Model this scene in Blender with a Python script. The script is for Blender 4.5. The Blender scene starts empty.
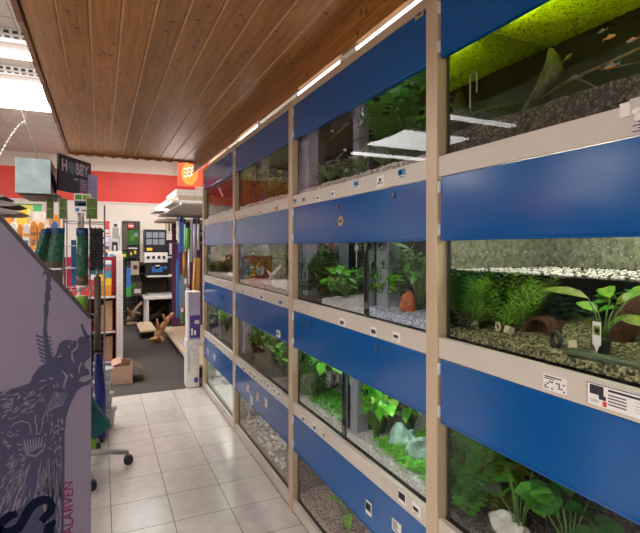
import bpy, bmesh, math, random
from mathutils import Vector, Matrix, noise
random.seed(7)
C = bpy.context.scene.collection
R = math.radians
# ------------------------------------------------------------------ camera numbers
F, TH, HY, EYE = 478.0, .4295, 247.6, 1.435
CT, ST = math.cos(TH), math.sin(TH)
def ray(px, py):
    a = (px-320)/F; b = (HY-py)/F
    return Vector((ST+a*CT, CT-a*ST, b))
def onX(px, py, X):
    r = ray(px, py); return Vector((0, 0, EYE)) + r*(X/r.x)
def onY(px, py, Y):
    r = ray(px, py); return Vector((0, 0, EYE)) + r*(Y/r.y)
def onZ(px, py, Z=0.0):
    r = ray(px, py); return Vector((0, 0, EYE)) + r*((Z-EYE)/r.z)
def rect(x0, y0, x1, y1, Y):
    ym, xm = (y0+y1)/2, (x0+x1)/2
    return (onY(x0, ym, Y).x, onY(x1, ym, Y).x, onY(xm, y1, Y).z, onY(xm, y0, Y).z)

# ------------------------------------------------------------------ materials
M = {}
def nt(name):
    m = bpy.data.materials.new(name); m.use_nodes = True
    n = m.node_tree; n.nodes.clear()
    out = n.nodes.new('ShaderNodeOutputMaterial')
    return m, n, out
def N(n, t, **kw):
    x = n.nodes.new(t)
    for k, v in kw.items():
        if k in x.inputs: x.inputs[k].default_value = v
        else: setattr(x, k, v)
    return x
def mat(name, col, rough=.5, metal=0, var=.12, scale=30, bump=0, bscale=None, stretch=(1, 1, 1), spec=.5, coat=0, trans=0):
    m, n, out = nt(name)
    b = N(n, 'ShaderNodeBsdfPrincipled', Roughness=rough, Metallic=metal)
    b.inputs['Specular IOR Level'].default_value = spec
    if coat: b.inputs['Coat Weight'].default_value = coat; b.inputs['Coat Roughness'].default_value = .12
    g = N(n, 'ShaderNodeNewGeometry'); mp = N(n, 'ShaderNodeMapping'); mp.inputs['Scale'].default_value = stretch
    n.links.new(g.outputs['Position'], mp.inputs['Vector'])
    no = N(n, 'ShaderNodeTexNoise', Scale=scale, Detail=4.0)
    n.links.new(mp.outputs[0], no.inputs['Vector'])
    cr = N(n, 'ShaderNodeValToRGB'); e = cr.color_ramp.elements
    e[0].position = .3; e[1].position = .7
    e[0].color = (*[max(0, c*(1-var)) for c in col], 1); e[1].color = (*[min(1, c*(1+var)) for c in col], 1)
    n.links.new(no.outputs['Fac'], cr.inputs[0]); n.links.new(cr.outputs[0], b.inputs['Base Color'])
    if bump:
        nb = N(n, 'ShaderNodeTexNoise', Scale=bscale or scale*3, Detail=3.0); n.links.new(mp.outputs[0], nb.inputs['Vector'])
        bp = N(n, 'ShaderNodeBump', Strength=bump, Distance=.004)
        n.links.new(nb.outputs['Fac'], bp.inputs['Height']); n.links.new(bp.outputs[0], b.inputs['Normal'])
    last = b
    if trans:
        t = N(n, 'ShaderNodeBsdfTranslucent'); n.links.new(cr.outputs[0], t.inputs[0])
        mx = N(n, 'ShaderNodeMixShader'); mx.inputs[0].default_value = trans
        n.links.new(b.outputs[0], mx.inputs[1]); n.links.new(t.outputs[0], mx.inputs[2]); last = mx
    n.links.new(last.outputs[0], out.inputs[0])
    M[name] = m; return m
def emit(name, col, st):
    m, n, out = nt(name); e = N(n, 'ShaderNodeEmission', Strength=st); e.inputs[0].default_value = (*col, 1)
    n.links.new(e.outputs[0], out.inputs[0]); M[name] = m; return m
def srgb(r, g, b):
    f = lambda c: (c/255/12.92) if c/255 <= .04045 else ((c/255+.055)/1.055)**2.4
    return (f(r), f(g), f(b))

# floor tiles, laid on a 0.30 m grid
def tile_mat():
    m, n, out = nt('floor_tiles'); b = N(n, 'ShaderNodeBsdfPrincipled', Roughness=.22)
    g = N(n, 'ShaderNodeNewGeometry'); s = N(n, 'ShaderNodeSeparateXYZ'); n.links.new(g.outputs['Position'], s.inputs[0])
    facs = []; ids = []
    for ax, o in (('X', .349), ('Y', 2.596)):
        a = N(n, 'ShaderNodeMath', operation='SUBTRACT'); n.links.new(s.outputs[ax], a.inputs[0]); a.inputs[1].default_value = o-30*.3-.0
        d = N(n, 'ShaderNodeMath', operation='DIVIDE'); n.links.new(a.outputs[0], d.inputs[0]); d.inputs[1].default_value = .3
        fl = N(n, 'ShaderNodeMath', operation='FLOOR'); n.links.new(d.outputs[0], fl.inputs[0]); ids.append(fl)
        fr = N(n, 'ShaderNodeMath', operation='FRACT'); n.links.new(d.outputs[0], fr.inputs[0])
        p = N(n, 'ShaderNodeMath', operation='PINGPONG'); n.links.new(d.outputs[0], p.inputs[0]); p.inputs[1].default_value = .5
        lt = N(n, 'ShaderNodeMath', operation='LESS_THAN'); n.links.new(p.outputs[0], lt.inputs[0]); lt.inputs[1].default_value = .0075
        facs.append(lt)
    mx = N(n, 'ShaderNodeMath', operation='MAXIMUM'); n.links.new(facs[0].outputs[0], mx.inputs[0]); n.links.new(facs[1].outputs[0], mx.inputs[1])
    cx = N(n, 'ShaderNodeCombineXYZ'); n.links.new(ids[0].outputs[0], cx.inputs[0]); n.links.new(ids[1].outputs[0], cx.inputs[1])
    wn = N(n, 'ShaderNodeTexWhiteNoise', noise_dimensions='2D'); n.links.new(cx.outputs[0], wn.inputs['Vector'])
    no = N(n, 'ShaderNodeTexNoise', Scale=14.0, Detail=6.0); n.links.new(g.outputs['Position'], no.inputs['Vector'])
    ad = N(n, 'ShaderNodeMath', operation='MULTIPLY_ADD'); n.links.new(wn.outputs['Value'], ad.inputs[0]); ad.inputs[1].default_value = .35; n.links.new(no.outputs['Fac'], ad.inputs[2])
    cr = N(n, 'ShaderNodeValToRGB'); cr.color_ramp.elements[0].position = .3; cr.color_ramp.elements[1].position = 1.0
    cr.color_ramp.elements[0].color = (.52, .46, .42, 1); cr.color_ramp.elements[1].color = (.66, .60, .55, 1)
    n.links.new(ad.outputs[0], cr.inputs[0])
    mc = N(n, 'ShaderNodeMix', data_type='RGBA'); n.links.new(mx.outputs[0], mc.inputs[0]); n.links.new(cr.outputs[0], mc.inputs[6]); mc.inputs[7].default_value = (.17, .13, .115, 1)
    n.links.new(mc.outputs[2], b.inputs['Base Color'])
    rr = N(n, 'ShaderNodeMath', operation='MULTIPLY_ADD'); n.links.new(mx.outputs[0], rr.inputs[0]); rr.inputs[1].default_value = .5; rr.inputs[2].default_value = .22
    n.links.new(rr.outputs[0], b.inputs['Roughness'])
    bp = N(n, 'ShaderNodeBump', Strength=.4, Distance=.002, invert=True); n.links.new(mx.outputs[0], bp.inputs['Height']); n.links.new(bp.outputs[0], b.inputs['Normal'])
    n.links.new(b.outputs[0], out.inputs[0]); M['floor_tiles'] = m
tile_mat()
def wood_mat(name, c0, c1, knots=True, axis='Y', rough=.4):
    m, n, out = nt(name); b = N(n, 'ShaderNodeBsdfPrincipled', Roughness=rough)
    g = N(n, 'ShaderNodeNewGeometry'); oi = N(n, 'ShaderNodeObjectInfo')
    sc = {'Y': (9, .55, 9), 'X': (.55, 9, 9), 'Z': (9, 9, .55)}[axis]
    mp = N(n, 'ShaderNodeMapping'); mp.inputs['Scale'].default_value = sc
    av = N(n, 'ShaderNodeVectorMath', operation='MULTIPLY_ADD')
    cmb = N(n, 'ShaderNodeCombineXYZ')
    for k in range(3): n.links.new(oi.outputs['Random'], cmb.inputs[k])
    n.links.new(cmb.outputs[0], av.inputs[0]); av.inputs[1].default_value = (13, 17, 7); n.links.new(g.outputs['Position'], av.inputs[2])
    n.links.new(av.outputs[0], mp.inputs['Vector'])
    no = N(n, 'ShaderNodeTexNoise', Scale=6.0, Detail=6.0, Distortion=.6); n.links.new(mp.outputs[0], no.inputs['Vector'])
    cr = N(n, 'ShaderNodeValToRGB'); e = cr.color_ramp.elements; e[0].position = .35; e[1].position = .68
    e[0].color = (*c0, 1); e[1].color = (*c1, 1); n.links.new(no.outputs['Fac'], cr.inputs[0])
    hs = N(n, 'ShaderNodeHueSaturation'); n.links.new(cr.outputs[0], hs.inputs['Color'])
    va = N(n, 'ShaderNodeMath', operation='MULTIPLY_ADD'); n.links.new(oi.outputs['Random'], va.inputs[0]); va.inputs[1].default_value = .3; va.inputs[2].default_value = .85
    n.links.new(va.outputs[0], hs.inputs['Value'])
    last = hs.outputs[0]
    if knots:
        m2 = N(n, 'ShaderNodeMapping'); m2.inputs['Scale'].default_value = {'Y': (13, 17.0, 13), 'X': (5, 11, 11), 'Z': (11, 11, 5)}[axis]
        n.links.new(av.outputs[0], m2.inputs['Vector'])
        vo = N(n, 'ShaderNodeTexVoronoi', Scale=1.0); n.links.new(m2.outputs[0], vo.inputs['Vector'])
        k = N(n, 'ShaderNodeValToRGB'); k.color_ramp.elements[0].position = .09; k.color_ramp.elements[1].position = .20
        k.color_ramp.elements[0].color = (1, 1, 1, 1); k.color_ramp.elements[1].color = (0, 0, 0, 1)
        n.links.new(vo.outputs['Distance'], k.inputs[0])
        mc = N(n, 'ShaderNodeMix', data_type='RGBA'); n.links.new(k.outputs[0], mc.inputs[0]); n.links.new(last, mc.inputs[6]); mc.inputs[7].default_value = (c0[0]*.16, c0[1]*.12, c0[2]*.12, 1)
        last = mc.outputs[2]
    n.links.new(last, b.inputs['Base Color']); n.links.new(b.outputs[0], out.inputs[0]); M[name] = m
wood_mat('pine_canopy', (.28, .115, .027), (.47, .205, .055), True, 'Y', .34)
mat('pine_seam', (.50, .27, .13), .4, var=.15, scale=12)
wood_mat('pine_end', (.22, .085, .03), (.32, .13, .05), False, 'X')
wood_mat('pale_board', (.62, .45, .27), (.78, .61, .42), False, 'Y')
wood_mat('box_board', (.42, .24, .14), (.55, .34, .21), False, 'Z', .7)
def glass_mat():
    m, n, out = nt('clear_glass')
    t = N(n, 'ShaderNodeBsdfTransparent'); t.inputs[0].default_value = (.97, .985, .975, 1)
    g = N(n, 'ShaderNodeBsdfGlossy', Roughness=.01); fr = N(n, 'ShaderNodeFresnel', IOR=1.38)
    ge = N(n, 'ShaderNodeNewGeometry'); fm = N(n, 'ShaderNodeMath', operation='MULTIPLY_ADD'); fm.inputs[1].default_value = -1; fm.inputs[2].default_value = 1
    n.links.new(ge.outputs['Backfacing'], fm.inputs[0]); f2 = N(n, 'ShaderNodeMath', operation='MULTIPLY'); n.links.new(fr.outputs[0], f2.inputs[0]); n.links.new(fm.outputs[0], f2.inputs[1])
    mx = N(n, 'ShaderNodeMixShader'); n.links.new(f2.outputs[0], mx.inputs[0]); n.links.new(t.outputs[0], mx.inputs[1]); n.links.new(g.outputs[0], mx.inputs[2])
    n.links.new(mx.outputs[0], out.inputs[0]); M['clear_glass'] = m
glass_mat()
def water_mat():
    m, n, out = nt('water_surface')
    t = N(n, 'ShaderNodeBsdfTransparent'); t.inputs[0].default_value = (.9, .96, .9, 1)
    g = N(n, 'ShaderNodeBsdfGlossy', Roughness=.06); fr = N(n, 'ShaderNodeFresnel', IOR=1.33)
    ge = N(n, 'ShaderNodeNewGeometry'); no = N(n, 'ShaderNodeTexNoise', Scale=45.0, Detail=3.0); n.links.new(ge.outputs['Position'], no.inputs['Vector'])
    bp = N(n, 'ShaderNodeBump', Strength=.6, Distance=.01); n.links.new(no.outputs['Fac'], bp.inputs['Height'])
    n.links.new(bp.outputs[0], g.inputs['Normal']); n.links.new(bp.outputs[0], fr.inputs['Normal'])
    mx = N(n, 'ShaderNodeMixShader'); n.links.new(fr.outputs[0], mx.inputs[0]); n.links.new(t.outputs[0], mx.inputs[1]); n.links.new(g.outputs[0], mx.inputs[2])
    n.links.new(mx.outputs[0], out.inputs[0]); M['water_surface'] = m
water_mat()
def pebble_mat(name, cols, scale=170):
    m, n, out = nt(name); b = N(n, 'ShaderNodeBsdfPrincipled', Roughness=.6)
    g = N(n, 'ShaderNodeNewGeometry'); vo = N(n, 'ShaderNodeTexVoronoi', Scale=float(scale)); n.links.new(g.outputs['Position'], vo.inputs['Vector'])
    s = N(n, 'ShaderNodeSeparateColor'); n.links.new(vo.outputs['Color'], s.inputs[0])
    cr = N(n, 'ShaderNodeValToRGB'); cr.color_ramp.interpolation = 'CONSTANT'
    e = cr.color_ramp.elements
    while len(e) < len(cols): e.new(.5)
    for i, c in enumerate(cols): e[i].position = i/len(cols); e[i].color = (*c, 1)
    n.links.new(s.outputs[0], cr.inputs[0]); n.links.new(cr.outputs[0], b.inputs['Base Color'])
    bp = N(n, 'ShaderNodeBump', Strength=1.0, Distance=.006, invert=True); n.links.new(vo.outputs['Distance'], bp.inputs['Height']); n.links.new(bp.outputs[0], b.inputs['Normal'])
    n.links.new(b.outputs[0], out.inputs[0]); M[name] = m
pebble_mat('gravel_brown', [(.05, .038, .026), (.10, .08, .055), (.03, .022, .017), (.17, .14, .10), (.07, .05, .035)])
pebble_mat('gravel_olive', [(.17, .155, .06), (.28, .26, .12), (.09, .08, .03), (.36, .34, .19), (.06, .05, .02)], 140)
pebble_mat('gravel_white', [(.72, .70, .68), (.85, .84, .82), (.5, .49, .48), (.66, .62, .6)], 165)
pebble_mat('gravel_bluish', [(.45, .50, .72), (.66, .70, .86), (.30, .34, .52), (.8, .82, .9)], 170)
pebble_mat('gravel_pink', [(.36, .22, .20), (.50, .36, .33), (.24, .14, .13), (.62, .50, .46)], 150)
pebble_mat('gravel_rosy', [(.55, .45, .45), (.75, .68, .68), (.35, .22, .22), (.85, .82, .80)], 165)
pebble_mat('gravel_dark', [(.05, .04, .035), (.11, .09, .07), (.03, .025, .02), (.18, .14, .11)], 170)
pebble_mat('floating_green', [(.40, .46, .008), (.60, .64, .012), (.22, .32, .01), (.72, .72, .02), (.46, .54, .01)], 230)
# floating carpet lets the lamp above shine through
def floating():
    m = M['floating_green']; n = m.node_tree
    b = [x for x in n.nodes if x.type == 'BSDF_PRINCIPLED'][0]; cr = [x for x in n.nodes if x.type == 'VALTORGB'][0]
    out = [x for x in n.nodes if x.type == 'OUTPUT_MATERIAL'][0]
    t = N(n, 'ShaderNodeBsdfTranslucent'); n.links.new(cr.outputs[0], t.inputs[0])
    mx = N(n, 'ShaderNodeMixShader'); mx.inputs[0].default_value = .75
    n.links.new(b.outputs[0], mx.inputs[1]); n.links.new(t.outputs[0], mx.inputs[2]); n.links.new(mx.outputs[0], out.inputs[0])
floating()
mat('cream_frame', (.52, .40, .275), .38, var=.03, scale=5)
mat('cream_rail', (.56, .505, .445), .4, var=.04, scale=8)
mat('blue_panel', (.001, .082, .30), .17, var=.05, scale=3, spec=.45)
mat('hinge_white', (.78, .76, .78), .4)
mat('black_inside', (.012, .012, .013), .35, var=.3)
mat('dark_side_glass', (.012, .016, .016), .06, var=.2)
mat('mirror_side', (.50, .56, .52), .03, 1.0, var=.05)
mat('dark_back', (.009, .011, .009), .5, var=.5, scale=9)
mat('hood_white', (.6, .6, .58), .6)
mat('misted_glass', (.19, .20, .145), .5, var=.55, scale=60, bump=.5)
mat('paper_white', (.80, .77, .74), .6, var=.03)
mat('paper_grey', (.55, .52, .50), .6, var=.06)
mat('ink', (.02, .02, .03), .6)
mat('ink_blue', (.05, .22, .5), .6); mat('ink_red', (.6, .04, .03), .6); mat('ink_green', (.06, .2, .05), .6)
mat('beige_tag', (.42, .32, .22), .6)
mat('lock_blue', (.01, .03, .09), .35)
mat('sticker_gold', (.34, .24, .13), .5, var=.5, scale=120)
mat('wall_cream', (.84, .76, .67), .7, var=.03, scale=2)
mat('ceiling_white', (.86, .81, .77), .75, var=.02, scale=3)
mat('red_band', (.76, .035, .016), .45, var=.03, scale=2)
mat('carpet_grey', (.075, .062, .055), .95, var=.35, scale=150, bump=.8, bscale=300)
mat('white_metal', (.78, .74, .70), .4, var=.03); mat('black_slot', (.03, .03, .03), .6)
mat('metal_grey', (.32, .31, .31), .3, .8, var=.08)
mat('steel', (.5, .5, .52), .25, .9)
mat('lavender_print', (.165, .14, .195), .6, spec=.1, var=.04, scale=4)
mat('print_dark', (.040, .040, .080), .5, spec=.15, var=.06, scale=20)
mat('print_light', (.165, .142, .20), .5, spec=.15, var=.05)
mat('navy_ink', (.003, .005, .018), .7, spec=.05); mat('magenta_ink', (.13, .006, .06), .5, spec=.15)
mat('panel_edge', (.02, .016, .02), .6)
# greens
GREENS = dict(leaf_bright=(.16, .58, .03), leaf_mid=(.09, .33, .03), leaf_dark=(.045, .17, .03), leaf_olive=(.26, .34, .05),
              leaf_feather=(.26, .52, .05), leaf_grey=(.16, .21, .13), leaf_lime=(.26, .52, .06), leaf_yellow=(.42, .42, .06), leaf_bluegreen=(.14, .46, .14), leaf_red=(.42, .10, .05))
for k, c in GREENS.items(): mat(k, c, .35, var=.35, scale=40, trans=.3)
mat('stem_green', (.08, .18, .03), .5); mat('stem_brown', (.12, .08, .03), .6)
mat('rock_turq', (.30, .46, .41), .7, var=.35, scale=25, bump=.5); mat('rock_pale', (.55, .52, .50), .7, var=.3, scale=30, bump=.5)
mat('rock_white', (.72, .74, .70), .7, var=.25, scale=30, bump=.5)
mat('rock_moss', (.10, .105, .04), .85, var=.5, scale=60, bump=1, bscale=120)
mat('rock_rust', (.45, .10, .03), .7, var=.4, scale=60, bump=.8); mat('terracotta', (.36, .15, .09), .7, var=.3, scale=50, bump=.3)
mat('coconut', (.085, .030, .013), .85, var=.45, scale=70, bump=1)
mat('driftwood', (.20, .12, .07), .8, var=.4, scale=40, bump=.8, stretch=(1, 1, .4)); mat('driftwood_dark', (.055, .035, .022), .8, var=.5, scale=40, bump=.8)
mat('driftwood_pale', (.62, .54, .46), .7, var=.3, scale=50, bump=.6); mat('driftwood_orange', (.52, .27, .11), .75, var=.35, scale=25, bump=.6)
mat('filter_grey', (.23, .25, .30), .45, var=.08); mat('filter_blue', (.05, .06, .16), .4); mat('filter_lilac', (.30, .26, .36), .45, var=.08)
mat('plastic_black', (.015, .015, .017), .35); mat('plastic_white', (.75, .74, .75), .4); mat('ceramic_cream', (.66, .60, .42), .6)
mat('slab_green', (.06, .085, .04), .45, var=.3); mat('tube_glass', (.22, .26, .19), .1)
mat('fish_silver', (.45, .45, .42), .25, .3); mat('fish_orange', (.85, .22, .03), .35); mat('fish_blue', (.08, .30, .60), .3); mat('fish_red', (.6, .05, .03), .4)
mat('fish_pale', (.75, .68, .62), .4)
mat('cardboard', (.50, .30, .19), .75, var=.08); mat('cardboard_pink', (.56, .35, .25), .75, var=.06); mat('cardboard_dark', (.13, .08, .055), .8)
mat('bluewhite_board', (.50, .68, .74), .55, var=.16, scale=14); mat('box_grey', (.10, .10, .115), .5)
mat('sign_navy', (.012, .010, .035), .35); mat('sign_lilac', (.80, .76, .86), .5); mat('disc_blue', (.16, .26, .42), .4)
mat('card_purple', (.30, .26, .50), .5)
mat('grass_print', (.075, .13, .015), .5, var=.45, scale=70); mat('card_edge', (.50, .42, .30), .6)
mat('plant_print', (.018, .10, .055), .35, var=.95, scale=70); mat('print_blue_top', (.006, .045, .13), .35); mat('gravel_print', (.10, .06, .03), .4, var=.5, scale=60)
mat('lime_print', (.16, .36, .03), .5, var=.35, scale=60)
mat('blue_vinyl', (.006, .016, .22), .4, var=.05); mat('tube_brown', (.085, .065, .045), .6)
mat('teal_cloth', (.006, .10, .10), .75, var=.15); mat('lime_cloth', (.22, .38, .04), .7); mat('chair_grey', (.36, .33, .32), .4); mat('mesh_black', (.012, .012, .014), .6)
mat('pack_orange', (.72, .28, .03), .45, var=.15); mat('pack_white', (.8, .76, .72), .45); mat('pack_yellow', (.85, .55, .04), .45); mat('pack_red', (.6, .05, .04), .45); mat('pack_blue', (.04, .16, .45), .45); mat('pack_green', (.06, .32, .06), .45); mat('pack_black', (.018, .018, .02), .4, var=.4, scale=60)
mat('pack_lilac', (.50, .44, .66), .45, var=.06); mat('pack_purple', (.07, .04, .26), .45); mat('pack_teal', (.08, .30, .42), .45); mat('pack_maroon', (.10, .02, .06), .5)
mat('shelf_red', (.26, .012, .02), .5); mat('shelf_dark', (.06, .042, .034), .7, var=.4, scale=20); mat('stone_brown', (.16, .11, .075), .85, var=.5, scale=14, bump=.8)
mat('bucket_grey', (.50, .48, .50), .45); mat('styrofoam', (.82, .79, .76), .8); mat('slate_grey', (.30, .25, .24), .7, var=.3, scale=14, stretch=(1, 1, 6))
mat('cane_orange', (.48, .22, .03), .5); mat('net_green', (.12, .50, .06), .4); mat('tube_clear', (.62, .64, .64), .2)
mat('sign_orange', (.90, .24, .03), .45); mat('sign_redorange', (.72, .07, .02), .45); mat('sign_yellow', (.95, .82, .10), .5); mat('sign_green', (.10, .62, .22), .5)
emit('tube_cool', (1.0, .98, .96), 15.0); emit('strip_light', (1.0, .95, .92), 3.2); emit('strip_warm', (1.0, .62, .35), 1.0)

# ------------------------------------------------------------------ mesh helpers
class MB:
    def __init__(s): s.bm = bmesh.new(); s.mats = []
    def mi(s, m):
        if m not in s.mats: s.mats.append(m)
        return s.mats.index(m)
    def face(s, vs, m, smooth=False):
        try: f = s.bm.faces.new(vs)
        except ValueError: return None
        f.material_index = s.mi(m); f.smooth = smooth; return f
    def box(s, x0, x1, y0, y1, z0, z1, m, rot=None, piv=None):
        if x0 > x1: x0, x1 = x1, x0
        if y0 > y1: y0, y1 = y1, y0
        if z0 > z1: z0, z1 = z1, z0
        p = [Vector((x, y, z)) for x in (x0, x1) for y in (y0, y1) for z in (z0, z1)]
        if rot is not None:
            piv = Vector(piv) if piv else Vector(((x0+x1)/2, (y0+y1)/2, (z0+z1)/2))
            p = [rot @ (q-piv)+piv for q in p]
        v = [s.bm.verts.new(q) for q in p]
        for f in ((0, 1, 3, 2), (4, 6, 7, 5), (0, 4, 5, 1), (2, 3, 7, 6), (0, 2, 6, 4), (1, 5, 7, 3)): s.face([v[i] for i in f], m)
        return v
    def tube(s, pts, rad, m, seg=8, cap=True):
        pts = [Vector(p) for p in pts]
        if not isinstance(rad, (list, tuple)): rad = [rad]*len(pts)
        rings = []; prev = None
        for i, p in enumerate(pts):
            t = (pts[min(i+1, len(pts)-1)]-pts[max(i-1, 0)]).normalized()
            a = prev if prev is not None else (Vector((0, 0, 1)) if abs(t.z) < .9 else Vector((1, 0, 0)))
            u = (a - t*a.dot(t))
            if u.length < 1e-5: u = t.orthogonal()
            u.normalize(); prev = u; w = t.cross(u)
            rings.append([s.bm.verts.new(p + (u*math.cos(2*math.pi*k/seg)+w*math.sin(2*math.pi*k/seg))*rad[i]) for k in range(seg)])
        for a, b in zip(rings, rings[1:]):
            for k in range(seg): s.face([a[k], a[(k+1) % seg], b[(k+1) % seg], b[k]], m, True)
        if cap: s.face(rings[0][::-1], m); s.face(rings[-1], m)
    def lathe(s, c, prof, m, seg=20, ax='Z'):
        c = Vector(c); rings = []
        for r, h in prof:
            ring = []
            for k in range(seg):
                a = 2*math.pi*k/seg
                d = {'Z': (r*math.cos(a), r*math.sin(a), h), 'X': (h, r*math.cos(a), r*math.sin(a)), 'Y': (r*math.cos(a), h, r*math.sin(a))}[ax]
                ring.append(s.bm.verts.new(c+Vector(d)))
            rings.append(ring)
        for a, b in zip(rings, rings[1:]):
            for k in range(seg): s.face([a[k], a[(k+1) % seg], b[(k+1) % seg], b[k]], m, True)
        s.face(rings[0][::-1], m); s.face(rings[-1], m)
    def prism(s, pts, d, m, m_side=None):
        a = [s.bm.verts.new(Vector(p)) for p in pts]; b = [s.bm.verts.new(Vector(p)+Vector(d)) for p in pts]
        s.face(a, m); s.face(b[::-1], m)
        k = len(a)
        for i in range(k): s.face([a[i], b[i], b[(i+1) % k], a[(i+1) % k]], m_side or m)
    def ico(s, c, r, m, sub=2, amp=.25, freq=1.5, sc=(1, 1, 1), rot=None, seed=0):
        tmp = bmesh.new(); bmesh.ops.create_icosphere(tmp, subdivisions=sub, radius=1)
        mp = {}
        for v in tmp.verts:
            d = 1+amp*noise.noise(v.co*freq+Vector((seed*3.1, seed*1.7, seed)))*1.6
            q = Vector((v.co.x*sc[0], v.co.y*sc[1], v.co.z*sc[2]))*r*d
            if rot: q = rot @ q
            mp[v.index] = s.bm.verts.new(q+Vector(c))
        for f in tmp.faces: s.face([mp[v.index] for v in f.verts], m, amp < .2)
        tmp.free()
    def leaf(s, p, d, up, L, W, m, curl=.3, n=4, shape=0):
        d = Vector(d).normalized(); up = Vector(up); side = d.cross(up)
        if side.length < 1e-4: side = d.orthogonal()
        side.normalize(); nrm = side.cross(d).normalized(); p = Vector(p); rows = []
        prof = [(.0, .05), (.22, .8), (.5, 1.0), (.78, .62), (1, .02)] if shape == 0 else [(0, .1), (.25, .55), (.5, .6), (.75, .45), (1, .02)] if shape == 1 else [(0, .55), (.15, 1.), (.45, .95), (.75, .6), (1, .02)]
        for t, w in prof:
            c = p+d*(L*t)-nrm*(curl*L*t*t); ww = W*w/2
            rows.append([s.bm.verts.new(c-side*ww+nrm*ww*.35), s.bm.verts.new(c), s.bm.verts.new(c+side*ww+nrm*ww*.35)])
        for a, b in zip(rows, rows[1:]):
            for k in (0, 1): s.face([a[k], a[k+1], b[k+1], b[k]], m, True)
WO = {}
def world(o):
    p = Vector(o.location); q = o.parent
    while q: p += Vector(q.location); q = q.parent
    return p
def obj(name, mb, parent=None, label=None, cat=None, group=None, kind=None, bevel=0, loc=None):
    bm = mb.bm; bmesh.ops.recalc_face_normals(bm, faces=bm.faces[:])
    if parent is not None: off = world(parent)
    else:
        xs = [v.co for v in bm.verts]
        off = Vector(((min(v.x for v in xs)+max(v.x for v in xs))/2, (min(v.y for v in xs)+max(v.y for v in xs))/2, min(v.z for v in xs)))
    for v in bm.verts: v.co -= off
    me = bpy.data.meshes.new(name); bm.to_mesh(me); bm.free()
    for m in mb.mats: me.materials.append(M[m])
    o = bpy.data.objects.new(name, me); C.objects.link(o)
    if parent is not None: o.parent = parent
    else: o.location = off
    if bevel:
        b = o.modifiers.new('bevel', 'BEVEL'); b.width = bevel; b.segments = 2; b.limit_method = 'ANGLE'
    return tag(o, label, cat, group, kind)
def tag(o, label=None, cat=None, group=None, kind=None):
    if label: o['label'] = label
    if cat: o['category'] = cat
    if group: o['group'] = group
    if kind: o['kind'] = kind
    return o
def thing(name, loc, label, cat, group=None):
    o = bpy.data.objects.new(name, None); C.objects.link(o); o.location = loc; o.empty_display_size = .05
    return tag(o, label, cat, group)
def bx(name, b, m, parent=None, bevel=0, **kw):
    mb = MB(); mb.box(*b, m); return obj(name, mb, parent, bevel=bevel, **kw)
def text_into(mb, s, size, m, origin, ux, uy, depth=.0006, bold=0, width=None):
    cu = bpy.data.curves.new('t', 'FONT'); cu.body = s; cu.size = size; cu.extrude = depth; cu.offset = bold
    o = bpy.data.objects.new('t', cu); C.objects.link(o)
    me = o.evaluated_get(bpy.context.evaluated_depsgraph_get()).to_mesh()
    ux, uy = Vector(ux).normalized(), Vector(uy).normalized(); uz = ux.cross(uy); vs = []; xs = [v.co.x for v in me.vertices]; kx = width/(max(xs)-min(xs)) if width else 1; x_0 = min(xs) if width else 0
    for v in me.vertices: vs.append(mb.bm.verts.new(Vector(origin)+ux*(v.co.x-x_0)*kx+uy*v.co.y+uz*v.co.z))
    for p in me.polygons: mb.face([vs[i] for i in p.vertices], m)
    w = max([v.co.x for v in me.vertices] or [0])
    o.to_mesh_clear(); bpy.data.objects.remove(o); bpy.data.curves.remove(cu); return w
def struct(name, b, m): return bx(name, b, m, kind='structure')

# ------------------------------------------------------------------ the room
X0, X1, Y0, Y1, ZC = -15.0, 1.75, -3.0, 10.0, 3.15
mb = MB(); mb.box(X0, X1, Y0, 5.0, -.1, 0, 'floor_tiles'); obj('floor', mb, kind='structure')
mb = MB(); mb.box(X0, X1, 5.0, Y1, -.1, .002, 'carpet_grey'); obj('carpet', mb, kind='structure')
mb = MB(); mb.box(X0, X1, Y0, Y1, ZC, ZC+.1, 'ceiling_white')
for k in range(1, 28): mb.box(X0+k*.6-.004, X0+k*.6+.004, Y0, Y1, ZC-.003, ZC, 'paper_grey')
for k in range(1, 22): mb.box(X0, X1, Y0+k*.6-.004, Y0+k*.6+.004, ZC-.003, ZC, 'paper_grey')
obj('ceiling', mb, kind='structure')
struct('wall_back', (X0, X1, Y1, Y1+.1, 0, ZC), 'wall_cream')
struct('wall_right', (X1, X1+.1, Y0, Y1, 0, ZC), 'wall_cream')
struct('wall_left', (X0-.1, X0, Y0, Y1, 0, ZC), 'slate_grey')
t = thing('aisle_shelf', (-5.2, 2.5, 0), 'long dark shop shelf row far left of the picture, mirrored in the aquarium glass', 'shelf')
bx('back_panel', (-5.5, -5.46, -2.5, 9, 0, 2.0), 'shelf_dark', t)
for z in (.15, .55, .95, 1.35, 1.75): bx('shelf', (-5.455, -5.0, -2.5, 9, z-.03, z), 'shelf_dark', t)
struct('wall_front', (X0, X1, Y0-.1, Y0, 0, ZC), 'wall_cream')
struct('trim_1', (X0, X1, Y1-.02, Y1, 2.31, 2.885), 'red_band')
struct('trim_2', (X0, X0+.02, Y0, Y1-.02, 2.31, 2.885), 'red_band')
bx('trim_3', (X0, X1, Y1-.03, Y1, 2.285, 2.31), 'white_metal', kind='structure')
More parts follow.
